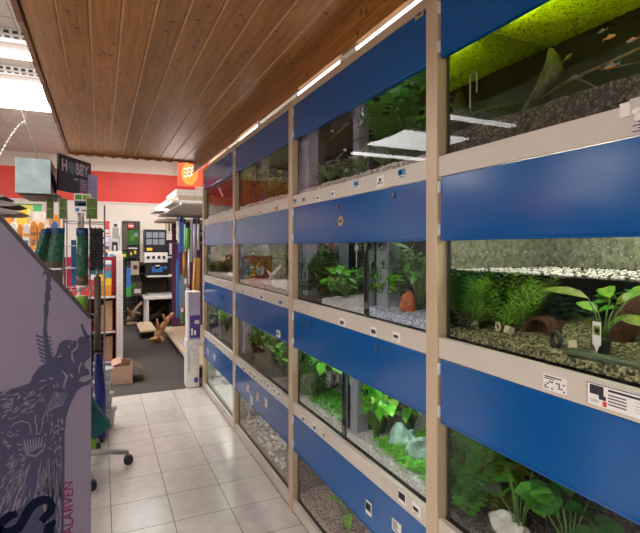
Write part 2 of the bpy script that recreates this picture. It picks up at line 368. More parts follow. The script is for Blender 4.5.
LR = [(-2.0, .3, -9, .9, 'added unseen ceiling light row farthest behind the camera'), (-.4, .3, -9, .9, 'added unseen ceiling light row just behind the camera'), (1.2, .3, -9, .9, 'added unseen ceiling light row above the lavender display board'),  # unseen rows, added to brighten the display board and the near floor
      (4.75, .10, -3.08, .9, 'slim white ceiling light seen at the upper left corner'), (6.05, .95, -3.05, .9, 'broad glowing ceiling light left of the wooden canopy edge'), (7.25, .13, -4.6, -2.0, 'thin ceiling light mirrored under the broad one in the second bay glass'),
      (8.3, .7, .25, 1.5, 'added unseen ceiling light brightening the white table at the back of the shop'),  # added above the canopy, out of view, to lift the dim back
      (5.9, 1.0, -7.3, -6.0, 'ceiling light panel far left, mirrored as the upper soft highlight on the blue panel'), (9.0, 1.2, -11.6, -9.4, 'ceiling light panel farthest left, mirrored as the middle soft highlight on the blue panel'),
      (8.6, .9, -6.2, -4.9, 'ceiling light panel far left, mirrored near the cream post on the blue panel')]
for y, w, xa, xb, lb in LR:
    t = thing('ceiling_light', ((xa+xb)/2, y, ZC), lb, 'ceiling light', 'ceiling lights')
    z0 = ZC-.1
    mb = MB(); mb.box(xa-.02, xb+.02, y-w/2+.01, y+w/2-.01, ZC-.07, ZC-.004, 'white_metal'); obj('housing', mb, t)
    mb = MB(); mb.box(xa, xb, y-w/2, y+w/2, z0, ZC-.071, 'tube_cool'); obj('diffuser', mb, t)
# slotted air strips on the ceiling beside the light rows
for i, y in enumerate((4.45, 5.35)):
    mb = MB(); mb.box(-5.9, .9, y-.05, y+.05, ZC-.05, ZC-.004, 'white_metal')
    for k in range(110):
        x = -5.85+k*.06
        mb.box(x, x+.036, y-.053, y-.049, ZC-.042, ZC-.018, 'black_slot'); mb.box(x, x+.036, y-.018, y+.018, ZC-.053, ZC-.049, 'black_slot')
    obj('air_strip', mb, None, ['white slotted air strip on the ceiling at the upper left corner', 'white slotted air strip in front of the broad glowing light row'][i], 'air vent', 'slotted ceiling strips')
mb = MB(); pts = []
for k in range(25):
    u = k/24; a = onY(25-14*u+6*math.sin(u*3), 125+70*u, 5.2); pts.append((a.x, a.y, a.z))
pts = [onY(24-u*30, 122+ (u**1.4)*45, 5.3) for u in [k/14 for k in range(15)]]
mb.tube(pts, .0035, 'paper_white', 5)
for p in pts[::1]: mb.ico(p+Vector((0, -.01, 0)), .011, 'paper_white', 1, 0)
top = onY(25, 122, 5.3); mb.tube([top, (top.x, top.y, ZC)], .0025, 'paper_white', 5)
obj('light_chain', mb, None, 'white string of small bulbs hanging from ceiling at far left', 'string lights')
mb = MB(); a = onY(38, 160, 5.6); mb.tube([a, onY(20, 108, 5.6), (onY(20, 108, 5.6).x-.03, 5.6, ZC)], .004, 'metal_grey', 5)
obj('hanging_wire', mb, None, 'thin dark wire hanging from the ceiling above pale blue box', 'wire')

# ------------------------------------------------------------------ wooden canopy
XL, XR, ZW, YE = -.297, .95, 2.41, 5.48
t = thing('wooden_canopy', (.3, 2.5, ZW), 'knotty pine board canopy hanging over the tiled aisle beside the aquariums', 'canopy')
n = 10; pw = (XR-XL)/n
for k in range(n):
    x = XL+k*pw; mb = MB()
    pr = [(x, ZW+.007), (x+.009, ZW), (x+pw-.006, ZW), (x+pw-.0003, ZW+.005), (x+pw-.0003, ZW+.022), (x, ZW+.022)]
    mb.prism([(a, -1.2, b) for a, b in pr], (0, YE+1.2, 0), 'pine_canopy')
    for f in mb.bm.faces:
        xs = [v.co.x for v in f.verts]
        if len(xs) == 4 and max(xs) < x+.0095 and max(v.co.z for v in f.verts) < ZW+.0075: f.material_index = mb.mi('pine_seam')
    obj('plank', mb, t)
for (za, zb) in ((2.272, 2.338), (2.343, 2.409)):
    mb = MB(); mb.box(.942, .962, -1.2, YE, za, zb, 'pine_canopy'); obj('fascia_board', mb, t, bevel=.003)
def wavy(p0, p1, zt, zb, th, name):
    mb = MB(); n = 60; d = Vector(p1)-Vector(p0); nr = Vector((d.y, -d.x, 0)).normalized()*th; pts = []
    top = [Vector(p0)+d*(i/n)+Vector((0, 0, zt)) for i in range(n+1)]
    bot = [Vector(p0)+d*(i/n)+Vector((0, 0, zb+.007*math.sin(i*1.15)+.004*math.sin(i*2.7))) for i in range(n+1)]
    V = [[mb.bm.verts.new(q) for q in (top[i], bot[i], bot[i]+nr, top[i]+nr)] for i in range(n+1)]
    for a, b in zip(V, V[1:]):
        for k in range(4): mb.face([a[k], a[(k+1) % 4], b[(k+1) % 4], b[k]], 'pine_end')
    mb.face(V[0], 'pine_end'); mb.face(V[-1], 'pine_end'); obj(name, mb, t)
wavy((XL-.003, -1.2, 0), (XL-.003, YE, 0), ZW+.05, ZW-.012, -.022, 'edge_trim')
wavy((XL-.02, YE+.003, 0), (XR, YE+.003, 0), ZW+.05, ZW-.025, -.024, 'edge_trim')
mb = MB(); mb.box(XL, XR, -1.2, YE, ZW+.023, ZW+.05, 'shelf_dark'); obj('backing_board', mb, t)

# ------------------------------------------------------------------ aquarium rack
XF = .945; XP = .955; XG = .972; XI = .982; XB = 1.43
PITCH = 1.235; PC = [-.012+PITCH*k for k in range(5)]
B = [2.02, 1.456, .894, .332]; G = [1.718, 1.157, .595, .06]; PT = [2.205, 1.652, 1.091, .529]
rack = thing('aquarium_rack', (1.2, 2.46, 0), 'cream framed wall rack of aquariums with blue cover panels along the aisle', 'aquarium rack')
for y in PC:
    mb = MB(); mb.box(XF, XF+.05, y-.028, y+.028, 0, 2.24, 'cream_frame'); obj('post', mb, rack, bevel=.004)
bx('back_board', (1.452, 1.46, PC[0], PC[4], 0, 2.24), 'black_inside', rack)
def label_mb(y, z, w, h, x, style, seed=0):
    rnd = random.Random(seed); mb = MB()
    mb.box(x-.0035, x, y-w/2, y+w/2, z-h/2, z+h/2, 'paper_white' if style != 'grey' else 'paper_grey')
    f = x-.0035
    def mk(u0, u1, v0, v1, m): mb.box(f-.0006, f+.0002, y+w/2-w*u0, y+w/2-w*u1, z+h/2-h*v0, z+h/2-h*v1, m)
    if style in ('price', 'grey'):
        mk(.12, .88, .28, .72, 'ink') if rnd.random() < .5 else mk(.1, .75, .3, .62, 'ink')
        mk(.12, .6, .8, .86, 'ink')
    elif style == 'blue': mk(.03, .97, .04, .62, 'ink_blue'); mk(.15, .5, .15, .5, 'ink_green'); mk(.1, .8, .74, .84, 'ink')
    elif style == 'dark': mk(.06, .94, .1, .7, 'ink'); mk(.2, .5, .2, .5, 'ink_red' if rnd.random() < .5 else 'ink_green')
    elif style == 'red': mk(.05, .95, .1, .9, 'ink_red')
    elif style == 'spot': mk(.3, .62, .2, .5, 'ink'); mk(.15, .45, .55, .72, 'ink'); mk(.55, .8, .6, .7, 'ink')
    elif style == 'code':
        for i in range(9):
            for j in range(4):
                if rnd.random() < .5: mk(.06+i*.1, .13+i*.1, .38+j*.14, .48+j*.14, 'ink')
        mk(.06, .8, .08, .16, 'ink'); mk(.06, .5, .22, .28, 'ink')
    elif style == 'lines':
        for j in range(6): mk(.1, .55+.35*rnd.random(), .1+j*.14, .16+j*.14, 'ink')
    return mb
RAILS = {}; PANELS = {}
for b in range(4):
    ya, yb = PC[b]+.0285, PC[b+1]-.0285
    mb = MB(); mb.box(XF+.003, XF+.045, ya, yb, 2.207, 2.24, 'cream_frame'); obj('top_rail', mb, rack, bevel=.002)
    for r in range(4):
        if b == 0 and r == 3: mb = MB(); mb.box(XP, XP+.018, ya, yb, 0, G[3], 'cream_rail'); obj('rail', mb, rack); continue
        zb = G[r]-.064 if r < 3 else 0
        mb = MB(); mb.box(XP-.004, XP+.016, ya, yb, zb, G[r], 'cream_rail'); RAILS[b, r] = obj('rail', mb, rack, bevel=.002)
    for r in range(4):
        mb = MB(); mb.box(XP-.003, XP+.014, ya+.001, yb-.009, B[r], PT[r], 'blue_panel')
        mb.box(XP-.006, XP-.003, ya+.001, yb-.009, B[r]+.006, B[r]+.009, 'blue_panel')
        p = PANELS[b, r] = obj('cover_panel', mb, rack, bevel=.0015)
        for z in (B[r]+.035, PT[r]-.03):
            mb = MB(); mb.box(XP-.009, XP-.001, yb-.0085, yb-.002, z-.016, z+.016, 'hinge_white'); mb.tube([(XP-.008, yb-.006, z-.018), (XP-.008, yb-.006, z+.018)], .0032, 'hinge_white', 8); obj('hinge', mb, p)
    # unseen shelf boards, added opaque so lamp light stays in its own row
    for r in range(4):
        mb = MB(); mb.box(.972, 1.45, ya, yb, G[r]-.05, G[r]-.012, 'black_inside'); obj('shelf_baffle', mb, rack)
    mb = MB(); mb.box(.972, 1.45, ya, yb, 2.21, 2.235, 'hood_white'); obj('hood_board', mb, rack)
for b in range(5):
    bx('bay_baffle', (.996, 1.45, PC[b]-.014, PC[b]+.014, .0, 2.205), 'black_inside', rack)  # unseen dark divider, added to stop light spilling between bays
# price labels and stickers, each on the rail or panel that carries it
PL = [((1, 0), [(295.6, 201.7, 'blue', .04, .03), (304, 199.5, 'grey', .035, .028), (318.4, 198.3, 'price', .035, .03), (333.4, 193.8, 'price', .035, .028), (357, 185, 'blue', .042, .032), (381, 181.5, 'spot', .05, .042), (402.4, 174, 'blue', .045, .036)]),
      ((1, 1), [(342.6, 325, 'price', .045, .034), (374, 331.5, 'price', .042, .034), (397, 337, 'price', .044, .034)]),
      ((1, 2), [(303.7, 418.7, 'price', .032, .034), (315, 427.5, 'price', .036, .034), (324.5, 435, 'grey', .03, .026), (402.5, 497.5, 'dark', .045, .04), (417, 510, 'price', .045, .04)]),
      ((2, 0), [(277, 208.7, 'red', .05, .028), (260.5, 212, 'price', .035, .024), (244.6, 216.2, 'price', .035, .024), (240, 217.4, 'price', .03, .024)]),
      ((2, 1), [(243.4, 294, 'grey', .05, .03), (239.5, 292, 'price', .03, .024), (262, 298.5, 'blue', .06, .03), (281, 303.7, 'blue', .06, .034)]),
      ((2, 2), [(244.2, 370, 'dark', .05, .03), (250.9, 373.8, 'dark', .05, .03), (255, 376.5, 'price', .05, .03), (262, 381, 'price', .05, .034), (268.7, 386, 'price', .05, .036), (275, 391, 'price', .05, .036), (279.5, 394, 'price', .03, .03)]),
      ((3, 0), [(223.6, 222, 'price', .04, .022), (215, 224, 'price', .04, .022), (206.5, 227, 'price', .04, .022)]),
      ((3, 1), [(208.5, 283.5, 'price', .05, .022), (215.5, 285.5, 'price', .05, .022), (221, 287.5, 'price', .05, .022), (227, 289.5, 'grey', .05, .022)]),
      ((3, 2), [(208.3, 339.5, 'price', .06, .024), (215.3, 345.5, 'dark', .06, .026), (221.8, 350, 'price', .06, .026), (227, 354, 'price', .06, .026)]),
      ((0, 1), [(555.5, 384, 'code', .062, .036)])]
for (key, items) in PL:
    for i, (px, py, st, w, h) in enumerate(items):
        p = onX(px, py, XP-.004); z = min(max(p.z, G[key[1]]-.064+h/2+.001), G[key[1]]-h/2-.001)
        obj('price_label', label_mb(p.y, z, w, h, XP-.0035, st, i*7+key[0]), RAILS[key])
# long product card with picture and red dot
a, c = onX(588, 400, XP-.004), onX(662, 415, XP-.004)
yl, yr = a.y, a.y-.17; zt, zb = 1.149, 1.103
mb = MB(); f = XP-.0075; mb.box(f, XP-.0035, yr, yl, zb, zt, 'paper_white')
def mk(u0, u1, v0, v1, m): mb.box(f-.0006, f+.0002, yl-(yl-yr)*u0, yl-(yl-yr)*u1, zt-(zt-zb)*v0, zt-(zt-zb)*v1, m)
mb.box(f-.0006, f+.0002, yr, yl, zt-.0015, zt, 'ink'); mb.box(f-.0006, f+.0002, yl-.0012, yl, zb, zt, 'ink')
mk(.04, .22, .08, .5, 'ink'); mk(.16, .25, .5, .68, 'ink'); mk(.21, .26, .72, .95, 'ink_red'); mk(.05, .16, .74, .86, 'paper_grey')
mk(.28, .97, .12, .22, 'ink')
for j in range(4): mk(.28, .5, .34+j*.14, .39+j*.14, 'ink'); mk(.6, .9, .34+j*.14, .39+j*.14, 'paper_grey')
tag(obj('price_label', mb, RAILS[0, 1]), 'long white product card with black picture and red dot')
# paper hanging over the upper rail at the right edge
p = onX(626, 112, XP-.004)
obj('price_label', label_mb(p.y, p.z+.004, .022, .028, XP-.0035, 'plain'), RAILS[0, 0])
y1 = onX(631, 118, XP-.004).y
mb = MB(); mb.box(XP-.008, XP-.0035, y1-.085, y1, 1.655, 1.727, 'paper_grey')
for k in range(9): mb.ico((XP-.008, y1-.008-.075*random.random(), 1.682+.04*random.random()), .008, 'paper_white', 1, 0, sc=(.12, 1.2, .8))
for j in range(4): mb.box(XP-.0086, XP-.0078, y1-.08, y1-.006-.01*(j % 2), 1.660+j*.006, 1.6625+j*.006, 'pack_purple')
tag(obj('price_label', mb, RAILS[0, 0]), 'pale lilac card with white blossoms hanging over rail')
ST2 = [((1, 3), 369, 508, 'dark', .042, .05), ((1, 3), 397, 527, 'lines', .055, .04), ((2, 3), 248, 388, 'code', .055, .05), ((2, 3), 251.7, 400, 'lines', .06, .06), ((2, 3), 257.8, 396.7, 'code', .045, .05), ((2, 3), 266, 402.4, 'lines', .05, .055),
       ((3, 3), 208, 351.7, 'lines', .06, .05), ((3, 3), 214.6, 357, 'code', .07, .05), ((2, 2), 278.6, 336.7, 'price', .06, .04), ((2, 3), 204, 410, 'lines', .0, 0)]
for key, px, py, st, w, h in ST2:
    if w == 0: continue
    p = onX(px, py, XP-.003); z = min(max(p.z, B[key[1]]+h/2+.012), PT[key[1]]-h/2-.004)
    obj('sticker', label_mb(p.y, z, w, h, XP-.0028, st, int(px)), PANELS[key])
p = onX(419.5, 14.5, XP-.003); mb = MB(); mb.box(XP-.006, XP-.0028, p.y-.022, p.y+.022, p.z-.012, p.z+.012, 'beige_tag'); mb.box(XP-.0066, XP-.006, p.y-.015, p.y+.010, p.z-.003, p.z+.003, 'ink')
tag(obj('sticker', mb, PANELS[1, 0]), 'small beige tag at the panel corner')
p = onX(341, 221, XP-.003); mb = MB(); mb.lathe((XP-.0028, p.y, p.z), [(.024, 0), (.024, -.003), (.022, -.004)], 'sticker_gold', 20, 'X'); mb.ico((XP-.007, p.y, p.z), .012, 'ink', 1, 0, sc=(.1, 1.2, .6))
tag(obj('sticker', mb, PANELS[1, 1]), 'round golden brown badge')
for key, px, py in (((1, 1), 394, 195), ((1, 1), 338, 207), ((1, 2), 377, 348.5), ((1, 2), 309, 325), ((1, 0), 301, 152), ((2, 2), 262, 332)):
    p = onX(px, py, XP-.003); mb = MB(); mb.lathe((XP-.0028, p.y, p.z), [(.011, 0), (.011, -.003), (.008, -.0045)], 'lock_blue', 14, 'X')
    mb.box(XP-.0082, XP-.0068, p.y-.0012, p.y+.0012, p.z-.005, p.z+.005, 'steel'); obj('panel_lock', mb, PANELS[key])
# slim light tubes in the gap between rack and fascia
for i, (ya, yb, m, d) in enumerate(((.25, 1.72, 'strip_light', 'above the nearest bay'), (1.86, 2.36, 'strip_light', 'above the second bay'), (3.07, 3.56, 'strip_light', 'above the third bay'), (3.95, 4.7, 'strip_warm', 'above the farthest bay'))):
    mb = MB(); mb.tube([(.957, ya, 2.2515), (.957, yb, 2.2515)], .0085, m, 10)
    t = thing('light_tube', (.957, (ya+yb)/2, 2.24), ('warm' if i == 3 else 'white')+' slim light tube in the gap under the pine fascia '+d, 'light tube', 'tubes under the fascia')
    obj('tube', mb, t)
    for yy in (ya-.0205, yb+.0005): bx('end_cap', (.948, .968, yy, yy+.02, 2.241, 2.262), 'white_metal', t)

# ------------------------------------------------------------------ tanks
BAY = ['nearest bay', 'second bay', 'third bay', 'farthest bay']; ROW = ['top', 'second', 'third', 'bottom']
def gravel(ya, yb, z0, hf, hb, m, label, seed=0, pebbles=0, rise=None):
    mb = MB(); nx, ny = 36, max(10, int((yb-ya)/.014)); V = []
    for i in range(nx+1):
        row = []
        for j in range(ny+1):
            u, v = i/nx, j/ny; x = XI+.004+(XB-XI-.012)*u; y = ya+(yb-ya)*v
            h = hf+(hb-hf)*u+.010*noise.noise(Vector((x*9, y*7, seed)))+.005*noise.noise(Vector((x*60, y*60, seed)))+.003*random.random()
            if rise: h += rise(y)
            row.append(mb.bm.verts.new((x, y, z0+max(h, .008))))
        V.append(row)
    for i in range(nx):
        for j in range(ny): mb.face([V[i][j], V[i+1][j], V[i+1][j+1], V[i][j+1]], m)
    edge = [V[0][j] for j in range(ny+1)]+[V[i][ny] for i in range(1, nx+1)]+[V[nx][j] for j in range(ny-1, -1, -1)]+[V[i][0] for i in range(nx-1, 0, -1)]
    low = [mb.bm.verts.new((v.co.x, v.co.y, z0)) for v in edge]
    for i in range(len(edge)):
        j = (i+1) % len(edge); mb.face([edge[i], edge[j], low[j], low[i]], m)
    mb.face(low, m)
    for k in range(pebbles):
        x = XI+.012+random.random()**1.5*.4; y = ya+.012+random.random()*(yb-ya-.024); u = (x-XI)/(XB-XI)
        h = hf+(hb-hf)*u+.010*noise.noise(Vector((x*9, y*7, seed)))+(rise(y) if rise else 0)
        r = .0025+.0035*random.random(); mb.ico((x, y, z0+max(h, .008)+r*.3), r, m, 1, .2, seed=k, sc=(1, 1.2, .8))
    return obj('gravel', mb, None, label, 'gravel', None, 'stuff')
TANKS = {}; SPAN = {}
def tank(b, r, ya, yb, desc, lamp_col=(1, .97, .9), lamp=6.0, pale_back=None, back='dark_back', frac=1.0):
    z0 = G[r]-.010; z1 = (PT[r]-.012); t = thing('aquarium_tank', ((XG+XB)/2, (ya+yb)/2, z0), desc, 'aquarium', 'aquariums in the rack'); TANKS[b, r, round(ya, 2)] = t; SPAN.setdefault((b, r), []).append((ya, yb))
    bx('base_glass', (XG, XB+.006, ya, yb, z0, z0+.006), 'dark_side_glass', t)
    bx('front_glass', (XG, XG+.006, ya, yb, z0+.0065, z1-.02), 'clear_glass', t)
    for y in (ya, yb-.006): bx('side_glass', (XG+.0065, XB, y, y+.006, z0+.0065, z1-.02), 'mirror_side', t)
    bx('back_glass', (XB+.0005, XB+.006, ya, yb, z0+.0065, z1-.02), back, t)
    for y, s in ((ya, 1), (yb, -1)):
        mb = MB(); mb.box(XG+.0066, XG+.0105, y+s*.0065, y+s*.014, z0+.007, z1-.02, 'black_inside'); obj('silicone_seam', mb, t)
    if r == 0 and b:
        mb = MB(); zw_ = B[0]+.05; v = [mb.bm.verts.new(q) for q in ((XI+.001, ya+.008, zw_), (XB-.001, ya+.008, zw_), (XB-.001, yb-.008, zw_), (XI+.001, yb-.008, zw_))]; mb.face(v, 'water_surface'); wo = obj('water', mb, t)
        if wo.data.polygons[0].normal.z < 0: wo.data.flip_normals()
    if lamp:
        lamp *= (1.8, 1.8, 3.6, 4.2)[b]
        nm = f'lamp_{b}{r}{int(ya*100)}'; emit(nm, lamp_col, lamp)
        m2 = MB(); zl = PT[r]-.035; cy, hl = (ya+yb)/2, (yb-ya)/2*.88*frac
        m2.tube([(1.13, cy-hl, zl), (1.13, cy+hl, zl)], .011, nm, 10); lt = obj('lamp_tube', m2, t)
    return t
def slot(b): return PC[b]+.03, PC[b+1]-.03
def base(b, r): return G[r]-.004

# plants
def place(b, r, px, py, X):
    yf = onX(px, py, XG).y; ta, tb = min(SPAN[b, r], key=lambda q: abs((q[0]+q[1])/2-yf)-(q[1]-q[0])/2)
    while X > 1.03 and onX(px, py, X).y > tb-.05: X -= .01
    p = onX(px, py, X); p.y = min(max(p.y, ta+.04), tb-.045); return X, p
def clampmb(mb, b, r, y):
    ta, tb = min(SPAN[b, r], key=lambda q: abs((q[0]+q[1])/2-y)-(q[1]-q[0])/2)
    for v in mb.bm.verts:
        v.co.x = min(max(v.co.x, XI+.004), XB-.006); v.co.y = min(max(v.co.y, ta+.012), tb-.012); v.co.z = min(v.co.z, PT[r]-.055)
def broad(b, r, px, py, X, n, H, spread, L, W, m, label, z=None, seed=0, up=.35, curl=.35, group=None, stem='stem_green', shape=0, cat='plant', face=0.0):
    rnd = random.Random(seed+int(px)); X, p = place(b, r, px, py, X); y = p.y; n = int(n*1.6); zb = z if z is not None else base(b, r)+.03
    ya, yb = slot(b)
    t = thing('water_plant', (X, y, zb), label, cat, group); ms, ml = MB(), MB()
    zmax = PT[r]-.07
    for k in range(n):
        a = 2*math.pi*(k+rnd.random()*.7)/n; h = min(H*(.45+.55*rnd.random()), max(.03, zmax-zb)); s = spread*(.3+.7*rnd.random())
        tx = min(max(X+math.cos(a)*s, XI+.03), XB-.03); ty = min(max(y+math.sin(a)*s, ya+.03), yb-.03)
        tip = Vector((tx, ty, zb+h)); bs = Vector((X+.006*math.cos(a), y+.006*math.sin(a), zb-.006)); mid = (bs+tip)/2+Vector((0, 0, h*.12))-Vector((math.cos(a), math.sin(a), 0))*s*.12
        ms.tube([bs, mid, tip], [.0028, .0022, .0015], stem, 5)
        d = Vector((math.cos(a)*.8-face, math.sin(a)*.8, up*rnd.uniform(-.6, 1.5))); l = L*rnd.uniform(.7, 1.1)
        lim = 1.0; e = tip+d.normalized()*l
        if e.x < XI+.008: d.x *= -.3
        if e.x > XB-.01: d.x *= -.3
        if e.y < ya+.01 or e.y > yb-.01: d.y *= -.3
        ml.leaf(tip, d, (rnd.uniform(-.3, .3)-.25, rnd.uniform(-.3, .3), 1), l, W*rnd.uniform(.75, 1.1), m, curl*rnd.uniform(.3, 1.2), shape=shape)
    clampmb(ms, b, r, p.y); clampmb(ml, b, r, p.y); obj('stem', ms, t); obj('foliage', ml, t); return t
def feathery(b, r, px, py, X, n, H, m, label, z, spread=.04, seed=0, whorl=.045, cat='plant', lean=0):
    rnd = random.Random(seed+int(px)); X, p = place(b, r, px, py, X); ya, yb = slot(b)
    t = thing('water_plant', (X, p.y, z), label, cat); ms, ml = MB(), MB()
    for k in range(n):
        h = H*rnd.uniform(.7, 1); a = rnd.random()*6.28; bs = Vector((X+.4*spread*math.cos(a), p.y+.4*spread*math.sin(a), z-.006)); tip = bs+Vector((spread*math.cos(a)*.8, spread*math.sin(a)+lean*h, h))
        tip.y = min(max(tip.y, ya+.05), yb-.05); tip.x = min(max(tip.x, XI+.05), XB-.05)
        pts = [bs.lerp(tip, u)+Vector((.01*math.sin(u*5+k), .012*math.sin(u*4+k*2), 0)) for u in (0, .25, .5, .75, 1)]
        ms.tube(pts, [.0022, .002, .0018, .0015, .001], 'stem_green', 5)
        nw = max(6, int(h/.012))
        for w in range(nw):
            u = (w+1)/nw; q = pts[int(min(u*4, 3.999))].lerp(pts[int(min(u*4, 3.999))+1], (u*4) % 1 if u < 1 else 1)
            for j in range(7):
                aa = j*.9+w*.5; ml.leaf(q, (math.cos(aa), math.sin(aa), .55), (0, 0, 1), whorl*(.55 if u > .92 else 1)*rnd.uniform(.8, 1.1), .0055, m, .1, shape=1)
    clampmb(ms, b, r, p.y); clampmb(ml, b, r, p.y); obj('stem', ms, t); obj('foliage', ml, t); return t
def bushy(b, r, px, py, X, n, H, m, label, z, spread=.06, L=.035, W=.016, seed=0, cat='plant'):
    rnd = random.Random(seed+int(px)*3); X, p = place(b, r, px, py, X); ya, yb = slot(b); n = int(n*1.4)
    t = thing('water_plant', (X, p.y, z), label, cat); ms, ml = MB(), MB()
    for k in range(n):
        a = rnd.random()*6.28; h = H*rnd.uniform(.6, 1); bs = Vector((X+.3*spread*math.cos(a), p.y+.3*spread*math.sin(a), z-.006)); tip = bs+Vector((math.cos(a)*spread, math.sin(a)*spread, h))
        tip.y = min(max(tip.y, ya+.04), yb-.04); tip.x = min(max(tip.x, XI+.04), XB-.04)
        ms.tube([bs, bs.lerp(tip, .5), tip], [.0025, .002, .0012], 'stem_brown', 5); nl = max(5, int(h/.014))
        for w in range(nl):
            u = (w+.6)/nl; q = bs.lerp(tip, u)
            for j in range(3):
                aa = w*2.4+j*2.1; ml.leaf(q, (math.cos(aa), math.sin(aa), .45), (-.2, 0, 1), L*rnd.uniform(.7, 1.1), W, m, .25)
    clampmb(ms, b, r, p.y); clampmb(ml, b, r, p.y); obj('stem', ms, t); obj('foliage', ml, t); return t
def carpet_plant(ya, yb, xa, xb, zf, n, m, label, L=.03, W=.009, group=None):
    mb = MB(); rnd = random.Random(int(ya*1000))
    for k in range(n):
        x, y = rnd.uniform(xa, xb), rnd.uniform(ya, yb); a = rnd.random()*6.28
        mb.leaf((x, y, zf(x, y)), (math.cos(a)*.7, math.sin(a)*.7, .8), (0, 0, 1), L*rnd.uniform(.6, 1.2), W, m, .5)
    return obj('carpet_plants', mb, None, label, 'plants', group, 'stuff')
def rock(px, py, X, r, m, label, sc=(1, 1, 1), z=None, rot=0, seed=0, amp=.3, name='rock', cat='rock', sub=3, tilt=0):
    p = onX(px, py, X); rt = Matrix.Rotation(rot, 3, 'Z') @ Matrix.Rotation(tilt, 3, 'X')
    mb = MB(); mb.ico((X, p.y, p.z if z is None else z), r, m, sub, amp, 1.6, sc, rt, seed); return obj(name, mb, None, label, cat)
def fish(px, py, X, L, body, label, belly=None, dirn=1, tilt=0, group=None):
    p = onX(px, py, X); t = thing('aquarium_fish', p, label, 'fish', group); mb = MB(); c = Vector(p); rings = []
    rot = Matrix.Rotation(tilt, 3, 'X')
    prof = [(-.5, .02), (-.42, .12), (-.25, .2), (0, .22), (.22, .15), (.38, .06), (.44, .045)]
    for s, h in prof:
        rings.append([mb.bm.verts.new(c+rot @ Vector((math.cos(k*math.pi/5)*h*L*.42, -dirn*s*L, math.sin(k*math.pi/5)*h*L*.75))) for k in range(10)])
    for i, (a, b) in enumerate(zip(rings, rings[1:])):
        for k in range(10): mb.face([a[k], a[(k+1) % 10], b[(k+1) % 10], b[k]], belly if (belly and k in (5, 6, 7, 8)) else body, True)
    mb.face(rings[0], body); mb.face(rings[-1], body); obj('body', mb, t)
    m2 = MB()
    for z in (1, -1): m2.prism([c+rot @ Vector((-.0006, -dirn*L*.43, 0)), c+rot @ Vector((-.0006, -dirn*L*.66, z*L*.19)), c+rot @ Vector((-.0006, -dirn*L*.56, 0))], (.0012, 0, 0), body)
    m2.prism([c+rot @ Vector((-.0006, dirn*L*.1, L*.14)), c+rot @ Vector((-.0006, -dirn*L*.05, L*.3)), c+rot @ Vector((-.0006, -dirn*L*.2, L*.13))], (.0012, 0, 0), belly or body)
    obj('fin', m2, t)
    for sx in (-1, 1):
        m3 = MB(); m3.ico(c+rot @ Vector((sx*L*.055, dirn*L*.38, L*.03)), L*.022, 'ink', 1, 0); obj('eye', m3, t)
    return t
def wood_branch(paths, m, label, name='driftwood', cat='driftwood', seg=8):
    mb = MB()
    for pts, rads in paths:
        P = []; Rr = []
        for i in range(len(pts)-1):
            for u in (0, .33, .66):
                q = Vector(pts[i]).lerp(Vector(pts[i+1]), u); w = rads[i]+(rads[i+1]-rads[i])*u
                P.append(q+Vector((noise.noise(q*30), noise.noise(q*30+Vector((5, 0, 0))), noise.noise(q*30+Vector((0, 9, 0)))))*w*.6); Rr.append(w*(1+.35*noise.noise(q*45)))
        P.append(Vector(pts[-1])); Rr.append(rads[-1]); mb.tube(P, Rr, m, seg)
    return obj(name, mb, None, label, cat)

# ================= nearest bay
ya, yb = slot(0)
TOPZ = {}
def pz(b, r): return base(b, r)+.007
# top tank
tank(0, 0, ya, yb, 'dark aquarium under a glowing yellow-green floating plant layer, top row at right', (.95, 1, .75), 60, frac=.95)
gravel(ya+.008, yb-.008, pz(0, 0), .065, .085, 'gravel_brown', 'brown gravel bed in the top right tank with the mossy stone', 1, 500)
mb = MB(); nx, ny = 30, 90; zf = 2.135
V = [[mb.bm.verts.new((XI+.004+(XB-XI-.006)*i/nx, ya+.008+(yb-ya-.016)*j/ny, zf+.006*noise.noise(Vector((i*.8, j*.8, 0)))+.003*random.random())) for j in range(ny+1)] for i in range(nx+1)]
V2 = [[mb.bm.verts.new(v.co+Vector((0, 0, .006))) for v in row] for row in V]
for W, _ in ((V, 0), (V2, 1)):
    for i in range(nx):
        for j in range(ny): mb.face([W[i][j], W[i+1][j], W[i+1][j+1], W[i][j+1]], 'floating_green')
for k in range(700):
    x, y = random.uniform(XI+.01, XB-.01), random.uniform(ya+.02, yb-.02); mb.leaf((x, y, zf), (random.uniform(-1, 1), random.uniform(-1, 1), -.35), (0, 0, 1), .016, .008, 'floating_green', .2)
obj('floating_plants', mb, None, 'bright yellow-green carpet of floating plants on the top right tank water', 'plants', None, 'stuff')
zb = 1.79
mb = MB(); b0 = onX(519, 122, 1.2); b1 = onX(541, 88, 1.2); b2 = onX(553, 70, 1.2); b3 = onX(551, 48, 1.2)
mb.tube([(1.2, b0.y+.01, 1.765), b0.lerp(b1, .4), b1, b1.lerp(b2, .6), b2, b2.lerp(b3, .5), b3], [.015, .015, .018, .025, .027, .017, .006], 'rock_moss', 12)
for v in mb.bm.verts:
    n_ = noise.noise(v.co*42)*.009+noise.noise(v.co*110)*.004; v.co += Vector((n_, noise.noise(v.co*40+Vector((3, 3, 3)))*.008, n_))
obj('mossy_stone', mb, None, 'tall mossy green pointed stone standing in the top right tank', 'stone')
p = onX(471, 62, 1.02)
mb = MB(); mb.tube([(1.02, p.y+.004, 1.86), (1.02, p.y+.004, 1.955), (1.022, p.y-.008, 1.968), (1.022, p.y-.022, 1.955), (1.022, p.y-.022, 1.90)], .0026, 'tube_glass', 8)
obj('outlet_pipe', mb, None, 'small clear hooked outlet pipe near left end of the top right tank', 'pipe')
